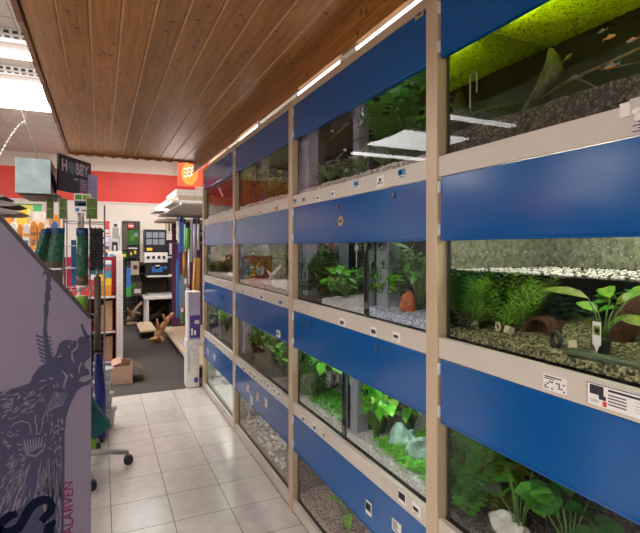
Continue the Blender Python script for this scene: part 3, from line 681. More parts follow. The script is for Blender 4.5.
wood_branch([([onX(520, 110, 1.38), onX(570, 80, 1.32), onX(640, 48, 1.25)], [.004, .006, .004]), ([onX(575, 78, 1.32), onX(600, 88, 1.3)], [.004, .002]), ([onX(600, 70, 1.3), onX(640, 62, 1.22)], [.004, .002])], 'driftwood', 'thin brown branch reaching right behind the mossy stone in top tank')
fish(611, 66, 1.1, .035, 'fish_blue', 'blue fish with orange tail right of the mossy stone', 'fish_orange')
fish(610, 37, 1.15, .03, 'fish_silver', 'silver fish just under the glowing plants near the right edge', 'fish_orange', -1)
fish(575, 77, 1.2, .03, 'fish_silver', 'silver fish low beside the right flank of the mossy stone', None, 1, .2)
fish(568, 57, 1.2, .03, 'leaf_olive', 'olive fish at the upper right side of the mossy stone', None, -1, -.4)
fish(632, 40, 1.15, .028, 'fish_red', 'reddish fish at the extreme right edge of the top tank', 'fish_silver')
fish(602, 31, 1.25, .026, 'fish_silver', 'tiny silver fish highest below the glowing plant layer', None, 1)
# second tank, half filled
tank(0, 1, ya, yb, 'half filled aquarium with misted glass above olive gravel, second row at right', (1, .98, .72), 30, frac=.95)
t = TANKS[0, 1, round(ya, 2)]
zw = 1.366
mb = MB(); nx, ny = 24, 60
V = [[mb.bm.verts.new((XI+.002+(XB-XI-.004)*i/nx, ya+.008+(yb-ya-.016)*j/ny, zw+.0035*noise.noise(Vector((i*.9, j*.7, 2))))) for j in range(ny+1)] for i in range(nx+1)]
for i in range(nx):
    for j in range(ny): mb.face([V[i][j], V[i+1][j], V[i+1][j+1], V[i][j+1]], 'water_surface', True)
obj('water', mb, t)
mb = MB(); mb.box(XB-.006, XB-.001, ya+.008, yb-.008, zw+.004, 1.62, 'misted_glass'); obj('misted_back', mb, t)
mb = MB(); mb.box(XI+.006, XB-.007, yb-.0145, yb-.0075, zw+.004, 1.62, 'misted_glass'); obj('misted_side', mb, t)
mb = MB()
for k in range(420):
    y = random.uniform(ya+.02, yb-.02); z = random.choice([random.uniform(1.385, 1.46), random.gauss(1.42, .003)]); r = random.uniform(.0006, .0018)
    mb.ico((XG+.0068, y, z), r, 'tube_clear', 1, 0, sc=(.5, 1, 1.1))
for k in range(1700):
    y = random.uniform(ya+.02, yb-.02); x = random.uniform(XI+.01, XB-.03); mb.ico((x, y, zw+.003), random.uniform(.0015, .0045), 'paper_white', 1, .2, seed=k, sc=(1, 1.3, .6))  # white flecks stand in for the bright sheen of the water surface
tag(obj('droplets_and_sheen', mb, t), None, None, None, 'stuff')
zg = pz(0, 1)
gravel(ya+.008, yb-.008, zg, .02, .05, 'gravel_olive', 'olive pebble bed in the half filled tank, second row at right', 2, 900)
gz = lambda X: zg+.02+.03*(X-XI)/(XB-XI)+.006
feathery(0, 1, 452, 330, 1.08, 5, .17, 'leaf_feather', 'feathery green plant at left end of half filled tank', gz(1.22), .05)
feathery(0, 1, 482, 328, 1.08, 6, .17, 'leaf_bluegreen', 'second feathery plant from left in half filled tank, bluish green', gz(1.2), .06)
feathery(0, 1, 505, 328, 1.1, 6, .17, 'leaf_feather', 'feathery plant leaning right over the cream ring in the half filled tank', gz(1.18), .07, lean=-.35)
feathery(0, 1, 520, 326, 1.25, 5, .16, 'leaf_olive', 'olive feathery plant behind the brown cave in half filled tank', gz(1.3), .06, lean=-.2)
bushy(0, 1, 462, 330, 1.12, 4, .06, 'leaf_grey', 'low grey-green leafy plant at left front in half filled tank', gz(1.12), .04, .03, .02)
bushy(0, 1, 490, 322, 1.3, 5, .05, 'leaf_yellow', 'low yellowish plant behind the cream ring in half filled tank', gz(1.3), .06, .02, .012)
# brown cave: half shell
c = onX(542, 334, 1.14); mb = MB(); seg = 14
outer, inner = [], []
for i in range(seg+1):
    a = math.pi*i/seg; row = [(1.14+.0, 0), ]
    for lst, rr in ((outer, 1.0), (inner, .82)):
        lst.append([mb.bm.verts.new((1.14+.05*(u-.5)+.004*noise.noise(Vector((a*3, u*4, 0))), c.y+.047*rr*math.cos(a)*(1+.08*noise.noise(Vector((a*2, u, 5)))), gz(1.14)-.008+.052*rr*math.sin(a)*(1+.1*noise.noise(Vector((a*2, u*2, 1)))))) for u in (0, .25, .5, .75, 1)])
for lst in (outer, inner):
    for a_, b_ in zip(lst, lst[1:]):
        for k in range(4): mb.face([a_[k], a_[k+1], b_[k+1], b_[k]], 'coconut', True)
for a_, b_, c_, d_ in zip(outer, outer[1:], inner, inner[1:]): mb.face([a_[0], b_[0], d_[0], c_[0]], 'coconut'); 
mb.box(1.16, 1.166, c.y-.046, c.y+.046, gz(1.14)-.008, gz(1.14)+.036, 'coconut')
obj('coconut_cave', mb, None, 'brown coconut shell cave on the olive pebbles', 'aquarium cave')
def ring(px, py, X, R_, r, m, label, z, ax=.6):
    p = onX(px, py, X); pts = [Vector((X+R_*math.sin(ax)*math.cos(a)*.6, p.y+R_*math.cos(a), z+r*.6+R_+R_*math.sin(a))) for a in [2*math.pi*k/24 for k in range(25)]]
    mb = MB(); mb.tube(pts, r, m, 8, False); bmesh.ops.remove_doubles(mb.bm, verts=mb.bm.verts[:], dist=1e-5); return obj('filter_ring', mb, None, label, 'ring')
ring(498, 332, 1.06, .0115, .0035, 'ceramic_cream', 'cream ceramic ring standing on olive pebbles', gz(1.06)-.002)
ring(556, 340, 1.03, .017, .006, 'plastic_black', 'black ring standing in front of the brown coconut cave', gz(1.03)-.004)
for i, (px, py, X, d) in enumerate(((475.5, 330, 1.05, 'cream ceramic cube left of the cream ring'), (509, 336, 1.06, 'cream ceramic cube between ring and brown cave'), (572, 347, 1.05, 'cream ceramic cube right of the black ring'))):
    p = onX(px, py, X); mb = MB(); rr = Matrix.Rotation(.5+i, 3, 'Z') @ Matrix.Rotation(.35, 3, 'X'); s = .010 if i < 2 else .009
    mb.box(X-s, X+s, p.y-s, p.y+s, gz(X)-.002, gz(X)+2*s-.002, 'ceramic_cream', rr); obj('ceramic_cube', mb, None, d, 'ceramic cube', 'ceramic cubes', bevel=.001)
# potted plant with tag
p = onX(603, 350, 1.05); z0 = gz(1.05)
t = thing('potted_water_plant', (1.05, p.y, z0), 'black net pot with a white picture tag and long leaved plant', 'potted plant')
mb = MB(); mb.lathe((1.05, p.y, z0-.004), [(.013, 0), (.018, .034), (.020, .036), (.020, .040), (.016, .040)], 'plastic_black', 16); obj('net_pot', mb, t)
mb = MB(); mb.box(1.028, 1.0295, p.y-.010, p.y+.010, z0+.022, z0+.075, 'paper_white'); mb.box(1.0274, 1.0281, p.y-.008, p.y+.008, z0+.045, z0+.066, 'leaf_olive'); mb.box(1.0274, 1.0281, p.y-.006, p.y+.004, z0+.05, z0+.06, 'sign_yellow')
mb.prism([(1.0278, p.y-.007, z0+.022), (1.0278, p.y+.007, z0+.022), (1.0278, p.y, z0+.004)], (.0012, 0, 0), 'paper_white'); tag(obj('plant_tag', mb, t), 'white tag with green and yellow picture')
ms, ml = MB(), MB(); rnd = random.Random(3)
for k, (px, py, tx, ty, w) in enumerate(((588, 298, 540, 283, .028), (598, 312, 575, 299, .026), (616, 305, 640, 290, .03), (610, 298, 602, 282, .034), (622, 318, 648, 325, .03), (606, 330, 628, 312, .026), (592, 318, 585, 322, .02), (628, 300, 655, 280, .03))):
    A = onX(px, py, 1.07+.02*(k % 3)); E_ = onX(tx, ty, 1.09+.025*(k % 4)); A.z = min(A.z, 1.352); E_.z = min(E_.z, 1.36)
    bs = Vector((1.05, p.y, z0+.03)); ms.tube([bs, bs.lerp(A, .55)+Vector((0, 0, .012)), A], [.0025, .002, .0015], 'stem_green', 5)
    d = E_-A; ml.leaf(A, d, (-.5, 0, 1), d.length, w*1.25, 'leaf_lime' if k % 2 else 'leaf_olive', .12)
obj('stem', ms, t); obj('foliage', ml, t)
mb = MB(); p0, p1 = onX(574, 355, 1.02), onX(655, 372, 1.0)
mb.box(.992, 1.022, p1.y-.05, p0.y, zg+.026, zg+.038, 'slab_green', Matrix.Rotation(.06, 3, 'Z')); obj('dark_slab', mb, None, 'dark green flat slab lying on the olive pebbles at right', 'slab', bevel=.003)
wood_branch([([onX(612, 342, 1.2)+Vector((0, 0, -.03)), onX(624, 318, 1.22), onX(645, 300, 1.25)], [.03, .035, .02])], 'coconut', 'reddish brown wood lump at right end of half filled tank', seg=10)
broad(0, 1, 634, 330, 1.3, 7, .13, .07, .07, .035, 'leaf_mid', 'dark broad leaved plant behind the brown wood lump at right', gz(1.3))
bushy(0, 1, 575, 300, 1.36, 5, .12, 'leaf_dark', 'dim dark green plant in the back of half filled tank', gz(1.36), .1, .05, .02)
# third tank
tank(0, 2, ya, yb, 'dim planted aquarium in the lower right corner with broad dark leaves', (1, 1, .85), 3.0, frac=.9)
gravel(ya+.008, yb-.008, pz(0, 2), .02, .05, 'gravel_dark', 'dark gravel bed in the lower right corner tank', 3)
zg2 = pz(0, 2)+.035
bushy(0, 2, 458, 470, 1.14, 9, .27, 'leaf_mid', 'bushy green plant at the left end of the lower right tank', zg2, .08, .05, .022)
bushy(0, 2, 490, 470, 1.25, 7, .25, 'leaf_olive', 'olive stemmed plant left of the big leaves in lower right tank', zg2, .09, .05, .018)
broad(0, 2, 520, 470, 1.06, 7, .20, .06, .085, .065, 'leaf_mid', 'big heart leaved plant in middle of the lower right tank', zg2, 2, .0, .5, face=.5)
broad(0, 2, 470, 480, 1.05, 5, .13, .05, .09, .075, 'leaf_grey', 'grey-green round leaved plant behind the pale rock at lower right', zg2, 5, .1, .4, face=.3)
broad(0, 2, 570, 480, 1.08, 8, .18, .08, .10, .08, 'leaf_dark', 'dark green broad leaved plant below the blue panel at lower right', zg2, 4, .2, .4, face=.4)
broad(0, 2, 628, 500, 1.03, 5, .16, .04, .07, .05, 'leaf_lime', 'lime green plant at the extreme lower right corner', zg2, 1, .3, .5, face=.4)
rock(508, 526, 1.05, .045, 'rock_pale', 'pale pinkish rock at the bottom of the lower right tank', (.7, 1.25, .75), None, .3, 4, .25)
# ================= second bay
ya, yb = slot(1)
tank(1, 0, ya, yb, 'aquarium with metal pipe ring and broad leaves, top row of the second bay', (1, .93, .9), 6)
gravel(ya+.008, yb-.008, pz(1, 0), .025, .05, 'gravel_rosy', 'rosy gravel bed in the top tank of the second bay', 5)
zt = pz(1, 0)+.045
broad(1, 0, 408, 140, 1.12, 16, .30, .12, .10, .05, 'leaf_mid', 'broad leaved green plant at the right end of the top second bay tank', zt, 1, .2, .4, face=.2)
broad(1, 0, 388, 150, 1.25, 10, .28, .1, .09, .04, 'leaf_dark', 'dark plant just left of the broad leaves in the top second bay tank', zt, 2, .2, .4)
broad(1, 0, 345, 165, 1.1, 12, .10, .09, .07, .028, 'leaf_grey', 'low grey-green plant in middle of the top second bay tank', zt, 3, .3, .4)
broad(1, 0, 385, 160, 1.05, 10, .09, .09, .06, .03, 'leaf_grey', 'low leafy plant below the broad leaves in the top second bay tank', zt, 6, .3, .4)
broad(1, 0, 318, 170, 1.1, 9, .12, .07, .06, .025, 'leaf_olive', 'small olive plant near the left end of the top second bay tank', zt, 8, .3, .4)
def column(b, r, px, X, w, m, label, knob=True, dz=.02, name='corner_filter'):
    X, p = place(b, r, px, 250, X); z0 = pz(b, r)+.01; t = thing(name, (X, p.y, z0), label, 'aquarium filter', 'filter columns'); mb = MB()
    z1 = PT[r]-.07; mb.box(X-.03, X+.03, p.y-w/2, p.y+w/2, z0, z1, m); obj('housing', mb, t, bevel=.004)
    if knob:
        zk = B[r]-dz; mb = MB(); mb.lathe((X-.031, p.y, zk), [(.013, .001), (.013, -.006), (.009, -.006)], 'plastic_white' if knob == 2 else 'steel', 16, 'X'); mb.lathe((X-.0372, p.y, zk), [(.007, 0), (.007, -.002)], 'plastic_black', 12, 'X'); obj('knob', mb, t)
    return t
column(1, 0, 361, 1.22, .065, 'filter_lilac', 'lilac grey filter column behind the pipe ring in the top tank', False)
p = onX(361, 119, 1.1); mb = MB()
pts = [Vector((1.1, p.y+.018*math.cos(a), p.z+.028*math.sin(a))) for a in [2*math.pi*k/24 for k in range(25)]]
mb.tube(pts, .006, 'steel', 8, False); mb.tube([(1.1, p.y, p.z+.03), (1.1, p.y, 2.09)], .004, 'steel', 8); mb.tube([(1.1, p.y, p.z-.03), (1.1, p.y, p.z-.012), (1.09, p.y, p.z)], .008, 'steel', 8)
obj('pipe_ring', mb, None, 'shiny metal pipe ring hanging in the top tank of second bay', 'pipe')
column(1, 0, 306, 1.2, .10, 'filter_lilac', 'lilac grey filter box at left end of the top second bay tank', False)
wood_branch([([onX(330, 140, 1.15), onX(352, 120, 1.15), onX(375, 112, 1.2)], [.004, .005, .003]), ([onX(320, 130, 1.2), onX(345, 116, 1.2)], [.003, .004]), ([onX(338, 108, 1.15), onX(333, 133, 1.12)], [.003, .004])], 'driftwood', 'thin twigs left of the pipe ring in the top second bay tank')
for i, (px, py, d) in enumerate(((341, 112, 'pink fish highest in the top second bay tank'), (332, 131, 'pale fish under the twigs in the top second bay tank'), (345, 150, 'pale fish over the low grey-green plant'), (316, 146, 'small pale fish near the left filter box of top tank'))):
    fish(px, py, 1.08, .035, 'fish_pale', d, 'fish_red' if i == 0 else None, 1 if i % 2 else -1, .3)
broad(1, 0, 330, 168, 1.05, 12, .10, .09, .05, .022, 'leaf_grey', 'grey-green tuft below the thin twigs in the top second bay tank', zt, 13, .3, .4)
broad(1, 0, 362, 160, 1.04, 12, .11, .08, .055, .024, 'leaf_olive', 'olive tuft below the metal pipe ring', zt, 14, .3, .4)
bushy(1, 0, 415, 130, 1.3, 9, .34, 'leaf_mid', 'tall bush in the back right corner of the top second bay tank', zt, .12, .06, .03)
bushy(1, 0, 398, 130, 1.12, 7, .32, 'leaf_mid', 'tall bush left of the broad leaved plant in the top second bay tank', zt, .08, .06, .03)
# second row: two tanks side by side
yd = 1.69
tank(1, 1, ya, yd-.002, 'right aquarium of the second row pair, bluish white gravel and rust stone', (1, .98, .95), 9)
tank(1, 1, yd+.002, yb, 'left aquarium of the second row pair with grey filter columns and orange fish', (1, .96, .92), 9)
z2 = pz(1, 1)
gravel(ya+.008, yd-.012, z2, .030, .055, 'gravel_bluish', 'bluish white gravel in the right tank of the second bay pair', 6, 300)
gravel(yd+.012, yb-.3, z2, .024, .05, 'gravel_white', 'white gravel in the left tank beside the orange fish', 7, 200)
gravel(yb-.298, yb-.008, z2, .02, .045, 'gravel_dark', 'dark gravel at left end of the second bay middle tank', 8)
zz = z2+.042
column(1, 1, 341, 1.3, .075, 'filter_grey', 'grey filter column behind the orange fish', 1, .015)
column(1, 1, 388, 1.28, .085, 'filter_grey', 'grey filter column behind plants in the right tank of the pair', 1, .015)
column(1, 1, 300, 1.2, .07, 'filter_grey', 'low silver filter box at left end of the second row tank', False)
broad(1, 1, 337, 290, 1.1, 6, .10, .05, .08, .055, 'leaf_bright', 'bright oval leaved plant beside the orange fish', zz, 2, .5, .3, face=.3)
broad(1, 1, 352, 300, 1.15, 14, .14, .08, .07, .022, 'leaf_mid', 'tufted green plant right of the orange fish', zz, 3, .5, .4)
broad(1, 1, 318, 290, 1.25, 12, .16, .09, .06, .022, 'leaf_olive', 'olive green plant behind the brown terracotta stone', zz, 4, .5, .4)
bushy(1, 1, 310, 280, 1.3, 8, .22, 'leaf_dark', 'dark bushy plant at back left of the second row tank', zz, .1, .05, .02)
broad(1, 1, 387, 300, 1.07, 14, .13, .08, .08, .024, 'leaf_bright', 'bright narrow leaved plant left of the rust stone', zz, 5, .4, .4)
broad(1, 1, 416, 296, 1.2, 16, .2, .1, .10, .03, 'leaf_mid', 'dense green plant behind the rust stone', zz, 6, .4, .4)
bushy(1, 1, 412, 270, 1.35, 9, .25, 'leaf_dark', 'dark tall bushy plant in back right corner of the pair', zz, .1, .05, .02)
broad(1, 1, 371, 300, 1.3, 10, .18, .06, .07, .025, 'leaf_mid', 'upright green plant just right of the tank divider', zz, 7, .5, .3)
bushy(1, 1, 356, 270, 1.36, 6, .26, 'leaf_grey', 'grey thin stemmed plant left of the tank divider', zz, .05, .04, .012)
broad(1, 1, 376, 306, 1.05, 12, .10, .07, .06, .02, 'leaf_lime', 'pale lime tuft at the left end of the bluish gravel', zz, 15, .5, .4)
broad(1, 1, 420, 290, 1.1, 16, .24, .08, .08, .026, 'leaf_mid', 'tall green plant at the right end beside the rust stone', zz, 16, .4, .4)
bushy(1, 1, 399, 285, 1.25, 8, .24, 'leaf_mid', 'tall green bush between filter column and rust stone', zz, .08, .05, .016)
broad(1, 1, 345, 302, 1.08, 14, .09, .08, .06, .018, 'leaf_mid', 'low grassy plant just left of the tank divider', zz, 17, .5, .4)
broad(1, 1, 327, 296, 1.2, 16, .22, .08, .07, .022, 'leaf_mid', 'tall narrow leaved plant behind the orange fish', zz, 18, .5, .3)
broad(1, 1, 308, 288, 1.12, 14, .16, .08, .07, .02, 'leaf_olive', 'olive tuft beside the silver filter box', zz, 19, .5, .4)
# rust coloured ornament: rounded slab with three holes
p = onX(408, 305, 1.05); t = thing('rust_stone', (1.05, p.y, zz-.02), 'rust red pierced stone standing on bluish gravel', 'stone')
mb = MB(); mb.ico((1.05, p.y, p.z), .05, 'rock_rust', 3, .14, 2, (.45, .78, 1.15), Matrix.Rotation(.25, 3, 'X'), 3); obj('body', mb, t)
for dy, dz in ((.014, .018), (-.014, .012), (.002, -.018)):
    mb = MB(); mb.lathe((1.0285, p.y+dy, p.z+dz), [(.006, 0), (.006, -.003), (.004, -.0035)], 'terracotta', 12, 'X'); obj('hole', mb, t)
rock(317, 292, 1.08, .045, 'terracotta', 'brown terracotta stone near the left end of second row tank', (.6, 1.1, .8), None, .2, 6, .2)
fish(333, 281, 1.06, .06, 'fish_orange', 'orange and white fish swimming in the left tank', 'fish_pale', -1, .7)
fish(330, 276, 1.12, .035, 'fish_orange', 'smaller orange fish just above the orange and white one', None, 1, -.3)
mb = MB(); p = onX(356.5, 268, 1.15); mb.tube([(1.15, p.y, 1.34), (1.15, p.y, 1.58)], .003, 'plastic_white', 6); mb.lathe((1.15, p.y, 1.42), [(.008, 0), (.011, .012), (.008, .026)], 'plastic_white', 12)
obj('thermometer', mb, None, 'white floating thermometer left of the tank divider', 'thermometer')
# third row: two tanks
yd3 = 1.884
tank(1, 2, ya, yd3-.002, 'brightly lit green aquarium with turquoise rocks, third row second bay', (.86, 1, .86), 34)
tank(1, 2, yd3+.002, yb, 'brightly lit green aquarium with dark driftwood and carpet plants', (.86, 1, .86), 28)
z3 = pz(1, 2)
gravel(ya+.008, yd3-.012, z3, .03, .055, 'gravel_white', 'white gravel around the turquoise rocks', 9, 500)
gravel(yd3+.012, yb-.008, z3, .025, .05, 'gravel_white', 'white gravel below dark driftwood in the lit tank', 10, 400)
g3 = lambda x, y: z3+.03+.025*(x-XI)/(XB-XI)+.002
broad(1, 2, 371, 425, 1.16, 26, .24, .12, .095, .06, 'leaf_bright', 'large bright green broad leaved plant in the lit tank', g3(1.16, 0), 2, .35, .4, face=.35)
broad(1, 2, 392, 420, 1.26, 14, .26, .10, .09, .055, 'leaf_bright', 'bright green leafy plant behind the turquoise rocks', g3(1.26, 0), 4, .35, .4, face=.3)
broad(1, 2, 366, 420, 1.06, 14, .26, .09, .085, .055, 'leaf_bright', 'bright green plant closest to the glass left of the turquoise rocks', g3(1.06, 0), 12, .3, .4, face=.3)
broad(1, 2, 382, 425, 1.1, 12, .2, .09, .08, .05, 'leaf_lime', 'lime green plant just left of the largest turquoise rock', g3(1.1, 0), 13, .3, .4, face=.3)
broad(1, 2, 350, 412, 1.1, 9, .12, .05, .06, .026, 'leaf_mid', 'small green plant just right of the divider in the lit tank', g3(1.1, 0), 5, .5, .4)
carpet_plant(ya+.02, ya+.42, XI+.03, 1.25, g3, 700, 'leaf_bright', 'short green carpet plants below the turquoise rocks', .045, .012)
carpet_plant(ya+.02, ya+.36, XI+.03, 1.2, g3, 240, 'leaf_lime', 'pale lime leaf tufts among the carpet plants below turquoise rocks', .04, .012)
carpet_plant(yd3+.03, yb-.04, XI+.02, 1.18, g3, 330, 'leaf_mid', 'short green carpet plants below the dark driftwood', .04, .011)
carpet_plant(yd3+.05, yb-.06, XI+.02, 1.16, g3, 170, 'leaf_bright', 'bright leaf tufts among the carpet plants below dark driftwood', .035, .011)
broad(1, 2, 410, 425, 1.2, 14, .25, .09, .085, .055, 'leaf_mid', 'green leafy plant at the right end behind turquoise rocks', g3(1.2, 0), 23, .3, .4, face=.3)
broad(1, 2, 376, 412, 1.05, 12, .2, .08, .08, .05, 'leaf_bright', 'bright green plant in front of the grey blue filter column', g3(1.05, 0), 24, .3, .4, face=.3)
broad(1, 2, 312, 385, 1.08, 12, .25, .08, .07, .04, 'leaf_mid', 'green leafy plant left of the dark driftwood stump', g3(1.08, 0), 25, .3, .4, face=.3)
rock(402, 448, 1.12, .08, 'rock_turq', 'largest turquoise rock in the bright green tank', (.7, .85, 1.0), None, .4, 2, .35)
rock(420, 455, 1.1, .065, 'rock_turq', 'turquoise rock at right beside the cream post', (.7, .7, 1.0), None, 1.2, 5, .35)
rock(389, 442, 1.16, .045, 'rock_turq', 'smallest turquoise rock partly behind the largest one', (.8, 1.1, .8), None, 2, 8, .35)
column(1, 2, 357, 1.26, .06, 'filter_grey', 'grey blue filter column left of the bright broad leaves', False)
ring(361, 412, 1.14, .02, .004, 'plastic_white', 'white air ring beside the bright broad leaved plant', g3(1.1, 0)+.02)
wood_branch([([onX(330, 412, 1.15), onX(325, 392, 1.17), onX(325, 365, 1.2)], [.022, .018, .010]), ([onX(312, 402, 1.12), onX(326, 394, 1.16), onX(343, 402, 1.15)], [.012, .018, .010]), ([onX(325, 394, 1.17), onX(338, 384, 1.2)], [.014, .006]), ([onX(318, 408, 1.1), onX(322, 396, 1.14)], [.010, .012])], 'driftwood_dark', 'dark driftwood stump in the lit tank of carpet plants')
broad(1, 2, 320, 380, 1.2, 14, .27, .12, .085, .05, 'leaf_bright', 'bright green leaves growing over the dark driftwood', g3(1.2, 0), 7, .0, .5, face=.4)
bushy(1, 2, 302, 375, 1.25, 9, .24, 'leaf_mid', 'green bush at the left end of the lit carpet plant tank', g3(1.25, 0), .1, .05, .02)
broad(1, 2, 342, 388, 1.25, 9, .26, .07, .085, .05, 'leaf_mid', 'hanging green leaves left of the divider in the lit tank', g3(1.25, 0), 9, -.1, .6, face=.4)
# bottom row
tank(1, 3, ya, yb, 'dim bottom row aquarium of the second bay with one lone green plant', (1, .9, .85), 2.2)
gravel(ya+.008, yb-.008, pz(1, 3), .03, .08, 'gravel_pink', 'pinkish brown gravel in the bottom second bay tank', 11)
broad(1, 3, 345, 525, 1.05, 6, .16, .05, .12, .05, 'leaf_lime', 'lone lime green plant in the bottom row of the second bay', pz(1, 3)+.05, 3, .5, .4, face=.2)
# ================= third bay
ya, yb = slot(2)
tank(2, 0, ya, yb, 'aquarium with yellow green plants, top row of the third bay', (1, .95, .85), 4)
gravel(ya+.008, yb-.008, pz(2, 0), .03, .05, 'gravel_rosy', 'rosy gravel in the top tank of third bay', 12)
zt = pz(2, 0)+.045
bushy(2, 0, 276, 190, 1.15, 9, .16, 'leaf_yellow', 'yellow-green bush at right of the top third bay tank', zt, .1, .05, .02)
bushy(2, 0, 250, 190, 1.2, 9, .30, 'leaf_yellow', 'tall yellow-green plant at left of the top third bay tank', zt, .1, .05, .02)
broad(2, 0, 284, 180, 1.25, 10, .28, .1, .08, .04, 'leaf_olive', 'olive plant in the back right of the top third bay tank', zt, 3)
column(2, 0, 264, 1.3, .08, 'filter_lilac', 'lilac filter column in the top third bay tank', False)
tank(2, 1, ya, yb, 'aquarium with pale wood and blue filter, second row of third bay', (1, .95, .88), 9)
gravel(ya+.008, yb-.008, pz(2, 1), .03, .055, 'gravel_rosy', 'rosy white gravel in the second row tank of third bay', 13, 200)
zt = pz(2, 1)+.05
column(2, 1, 241, 1.12, .08, 'filter_blue', 'dark blue filter block at left in the third bay tank', False)
column(2, 1, 264, 1.34, .07, 'filter_lilac', 'lilac filter column in the second row of third bay', False)
broad(2, 1, 250, 280, 1.2, 14, .2, .1, .07, .03, 'leaf_olive', 'olive leafy plant beside the dark blue filter block', zt, 1)
broad(2, 1, 262, 282, 1.12, 12, .14, .08, .06, .028, 'leaf_lime', 'pale lime plant in the middle of the third bay tank', zt, 2)
bushy(2, 1, 280, 284, 1.22, 9, .2, 'leaf_olive', 'olive bush right of the pale wood in third bay', zt, .1, .05, .02)
bushy(2, 1, 254, 265, 1.35, 10, .26, 'leaf_mid', 'green bush at the back of the second row third bay tank', zt, .12, .05, .022)
broad(2, 1, 271, 286, 1.2, 16, .22, .1, .06, .022, 'leaf_mid', 'tall narrow leaved plant behind the pale driftwood in third bay', zt, 6)
bushy(2, 1, 245, 278, 1.06, 7, .14, 'leaf_mid', 'green bush in front of the dark blue filter block', zt, .07, .04, .016)
wood_branch([([onX(268, 290, 1.12), onX(272, 276, 1.12), onX(281, 266, 1.15)], [.02, .014, .006]), ([onX(272, 277, 1.12), onX(266, 268, 1.15)], [.012, .005])], 'driftwood_pale', 'pale driftwood in the second row tank of third bay')
fish(254, 275, 1.06, .05, 'fish_pale', 'pale round fish left of the pale driftwood', 'fish_orange', 1)
tank(2, 2, ya, yb, 'aquarium with two green plants on brown gravel, third row of third bay', (1, .95, .8), 7)
gravel(ya+.008, yb-.008, pz(2, 2), .02, .05, 'gravel_brown', 'brown gravel in the third row tank of third bay', 14)
zt = pz(2, 2)+.04
broad(2, 2, 276, 372, 1.1, 22, .24, .11, .06, .03, 'leaf_mid', 'dense green plant at right in the third row third bay tank', zt, 1)
broad(2, 2, 252, 352, 1.15, 16, .16, .12, .06, .022, 'leaf_olive', 'olive green plant at left in the third row third bay tank', zt, 2)
column(2, 2, 246, 1.3, .07, 'filter_lilac', 'lilac filter column behind the olive plant in third row', False)
bushy(2, 2, 262, 360, 1.2, 9, .2, 'leaf_mid', 'green bush between the two plants in third row of third bay', zt, .1, .05, .02)
broad(2, 2, 283, 385, 1.04, 14, .18, .09, .06, .026, 'leaf_bright', 'bright green plant at the right end of third row in third bay', zt, 5)
rock(270, 382, 1.05, .025, 'rock_white', 'small white stone below the dense plant of third bay', (1, 1, .7))
tank(2, 3, ya, yb, 'bottom row aquarium of third bay with pale driftwood and scattered pebbles', (1, .95, .9), 3)
gravel(ya+.008, yb-.008, pz(2, 3), .02, .09, 'gravel_pink', 'brown gravel in the bottom tank of third bay', 15)
wood_branch([([onX(251, 438, 1.02), onX(248, 424, 1.03), onX(249, 411, 1.06)], [.012, .016, .006]), ([onX(248, 424, 1.03), onX(256, 420, 1.03), onX(254, 436, 1.01)], [.012, .014, .005]), ([onX(249, 420, 1.04), onX(244, 415, 1.05)], [.012, .004])], 'driftwood_pale', 'forked pale driftwood in the bottom tank of third bay')
mb = MB()
for k in range(260):
    px, py = random.uniform(256, 286), 0; X = random.uniform(XI+.015, 1.25); py = 430+(px-256)*1.5+random.uniform(-6, 10); p = onX(px, py, X)
    if ya+.03 < p.y < yb-.03: mb.ico((X, p.y, pz(2, 3)+.03+.07*(X-XI)/(XB-XI)), random.uniform(.005, .014), 'rock_white', 1, .25, seed=k, sc=(1, 1.3, .6))
obj('shell_pebbles', mb, None, 'scattered white shell pebbles in the bottom tank of third bay', 'pebbles', None, 'stuff')
# ================= farthest bay
ya, yb = slot(3)
tank(3, 0, ya, yb, 'top row aquarium of the farthest bay reflecting the red band', (1, .95, .9), 3)
gravel(ya+.008, yb-.008, pz(3, 0), .03, .05, 'gravel_rosy', 'rosy gravel in the top tank of farthest bay', 16)
bushy(3, 0, 214, 210, 1.15, 9, .2, 'leaf_olive', 'olive bush in the top tank of the farthest bay', pz(3, 0)+.045, .12, .05, .02)
mb = MB(); a, c = onX(219, 188, 1.0), onX(222.5, 196, 1.0); mb.tube([a, c], .008, 'plastic_white', 8); obj('glass_scraper', mb, None, 'short white scraper inside the top tank of farthest bay', 'scraper')
tank(3, 1, ya, yb, 'second row aquarium of farthest bay with reddish plants', (1, .95, .9), 9)
gravel(ya+.008, yb-.008, pz(3, 1), .03, .055, 'gravel_rosy', 'rosy gravel in the second row tank of farthest bay', 17)
zt = pz(3, 1)+.05
bushy(3, 1, 209, 270, 1.1, 9, .24, 'leaf_olive', 'olive plant at left in the second row farthest tank', zt, .1, .06, .02)
bushy(3, 1, 217, 272, 1.12, 9, .2, 'leaf_mid', 'green plant in middle of the second row farthest tank', zt, .1, .06, .025)
bushy(3, 1, 226, 274, 1.12, 9, .22, 'leaf_red', 'reddish plant at right in the second row farthest tank', zt, .1, .06, .02)
bushy(3, 1, 222, 276, 1.06, 8, .16, 'leaf_olive', 'olive bush nearest the glass in the second row farthest tank', zt, .1, .05, .018)
tank(3, 2, ya, yb, 'third row aquarium of farthest bay filled with leafy plants', (1, 1, .9), 9)
gravel(ya+.008, yb-.008, pz(3, 2), .03, .055, 'gravel_dark', 'dark gravel in the third row tank of farthest bay', 18)
zt = pz(3, 2)+.05
broad(3, 2, 210, 325, 1.08, 16, .22, .1, .08, .03, 'leaf_olive', 'olive plant at left in the third row farthest tank', zt, 1)
broad(3, 2, 219, 332, 1.1, 16, .22, .1, .08, .03, 'leaf_grey', 'grey-green plant in middle of the third row farthest tank', zt, 2)
broad(3, 2, 227, 340, 1.1, 14, .2, .1, .08, .035, 'leaf_mid', 'green plant at right in the third row farthest tank', zt, 3)
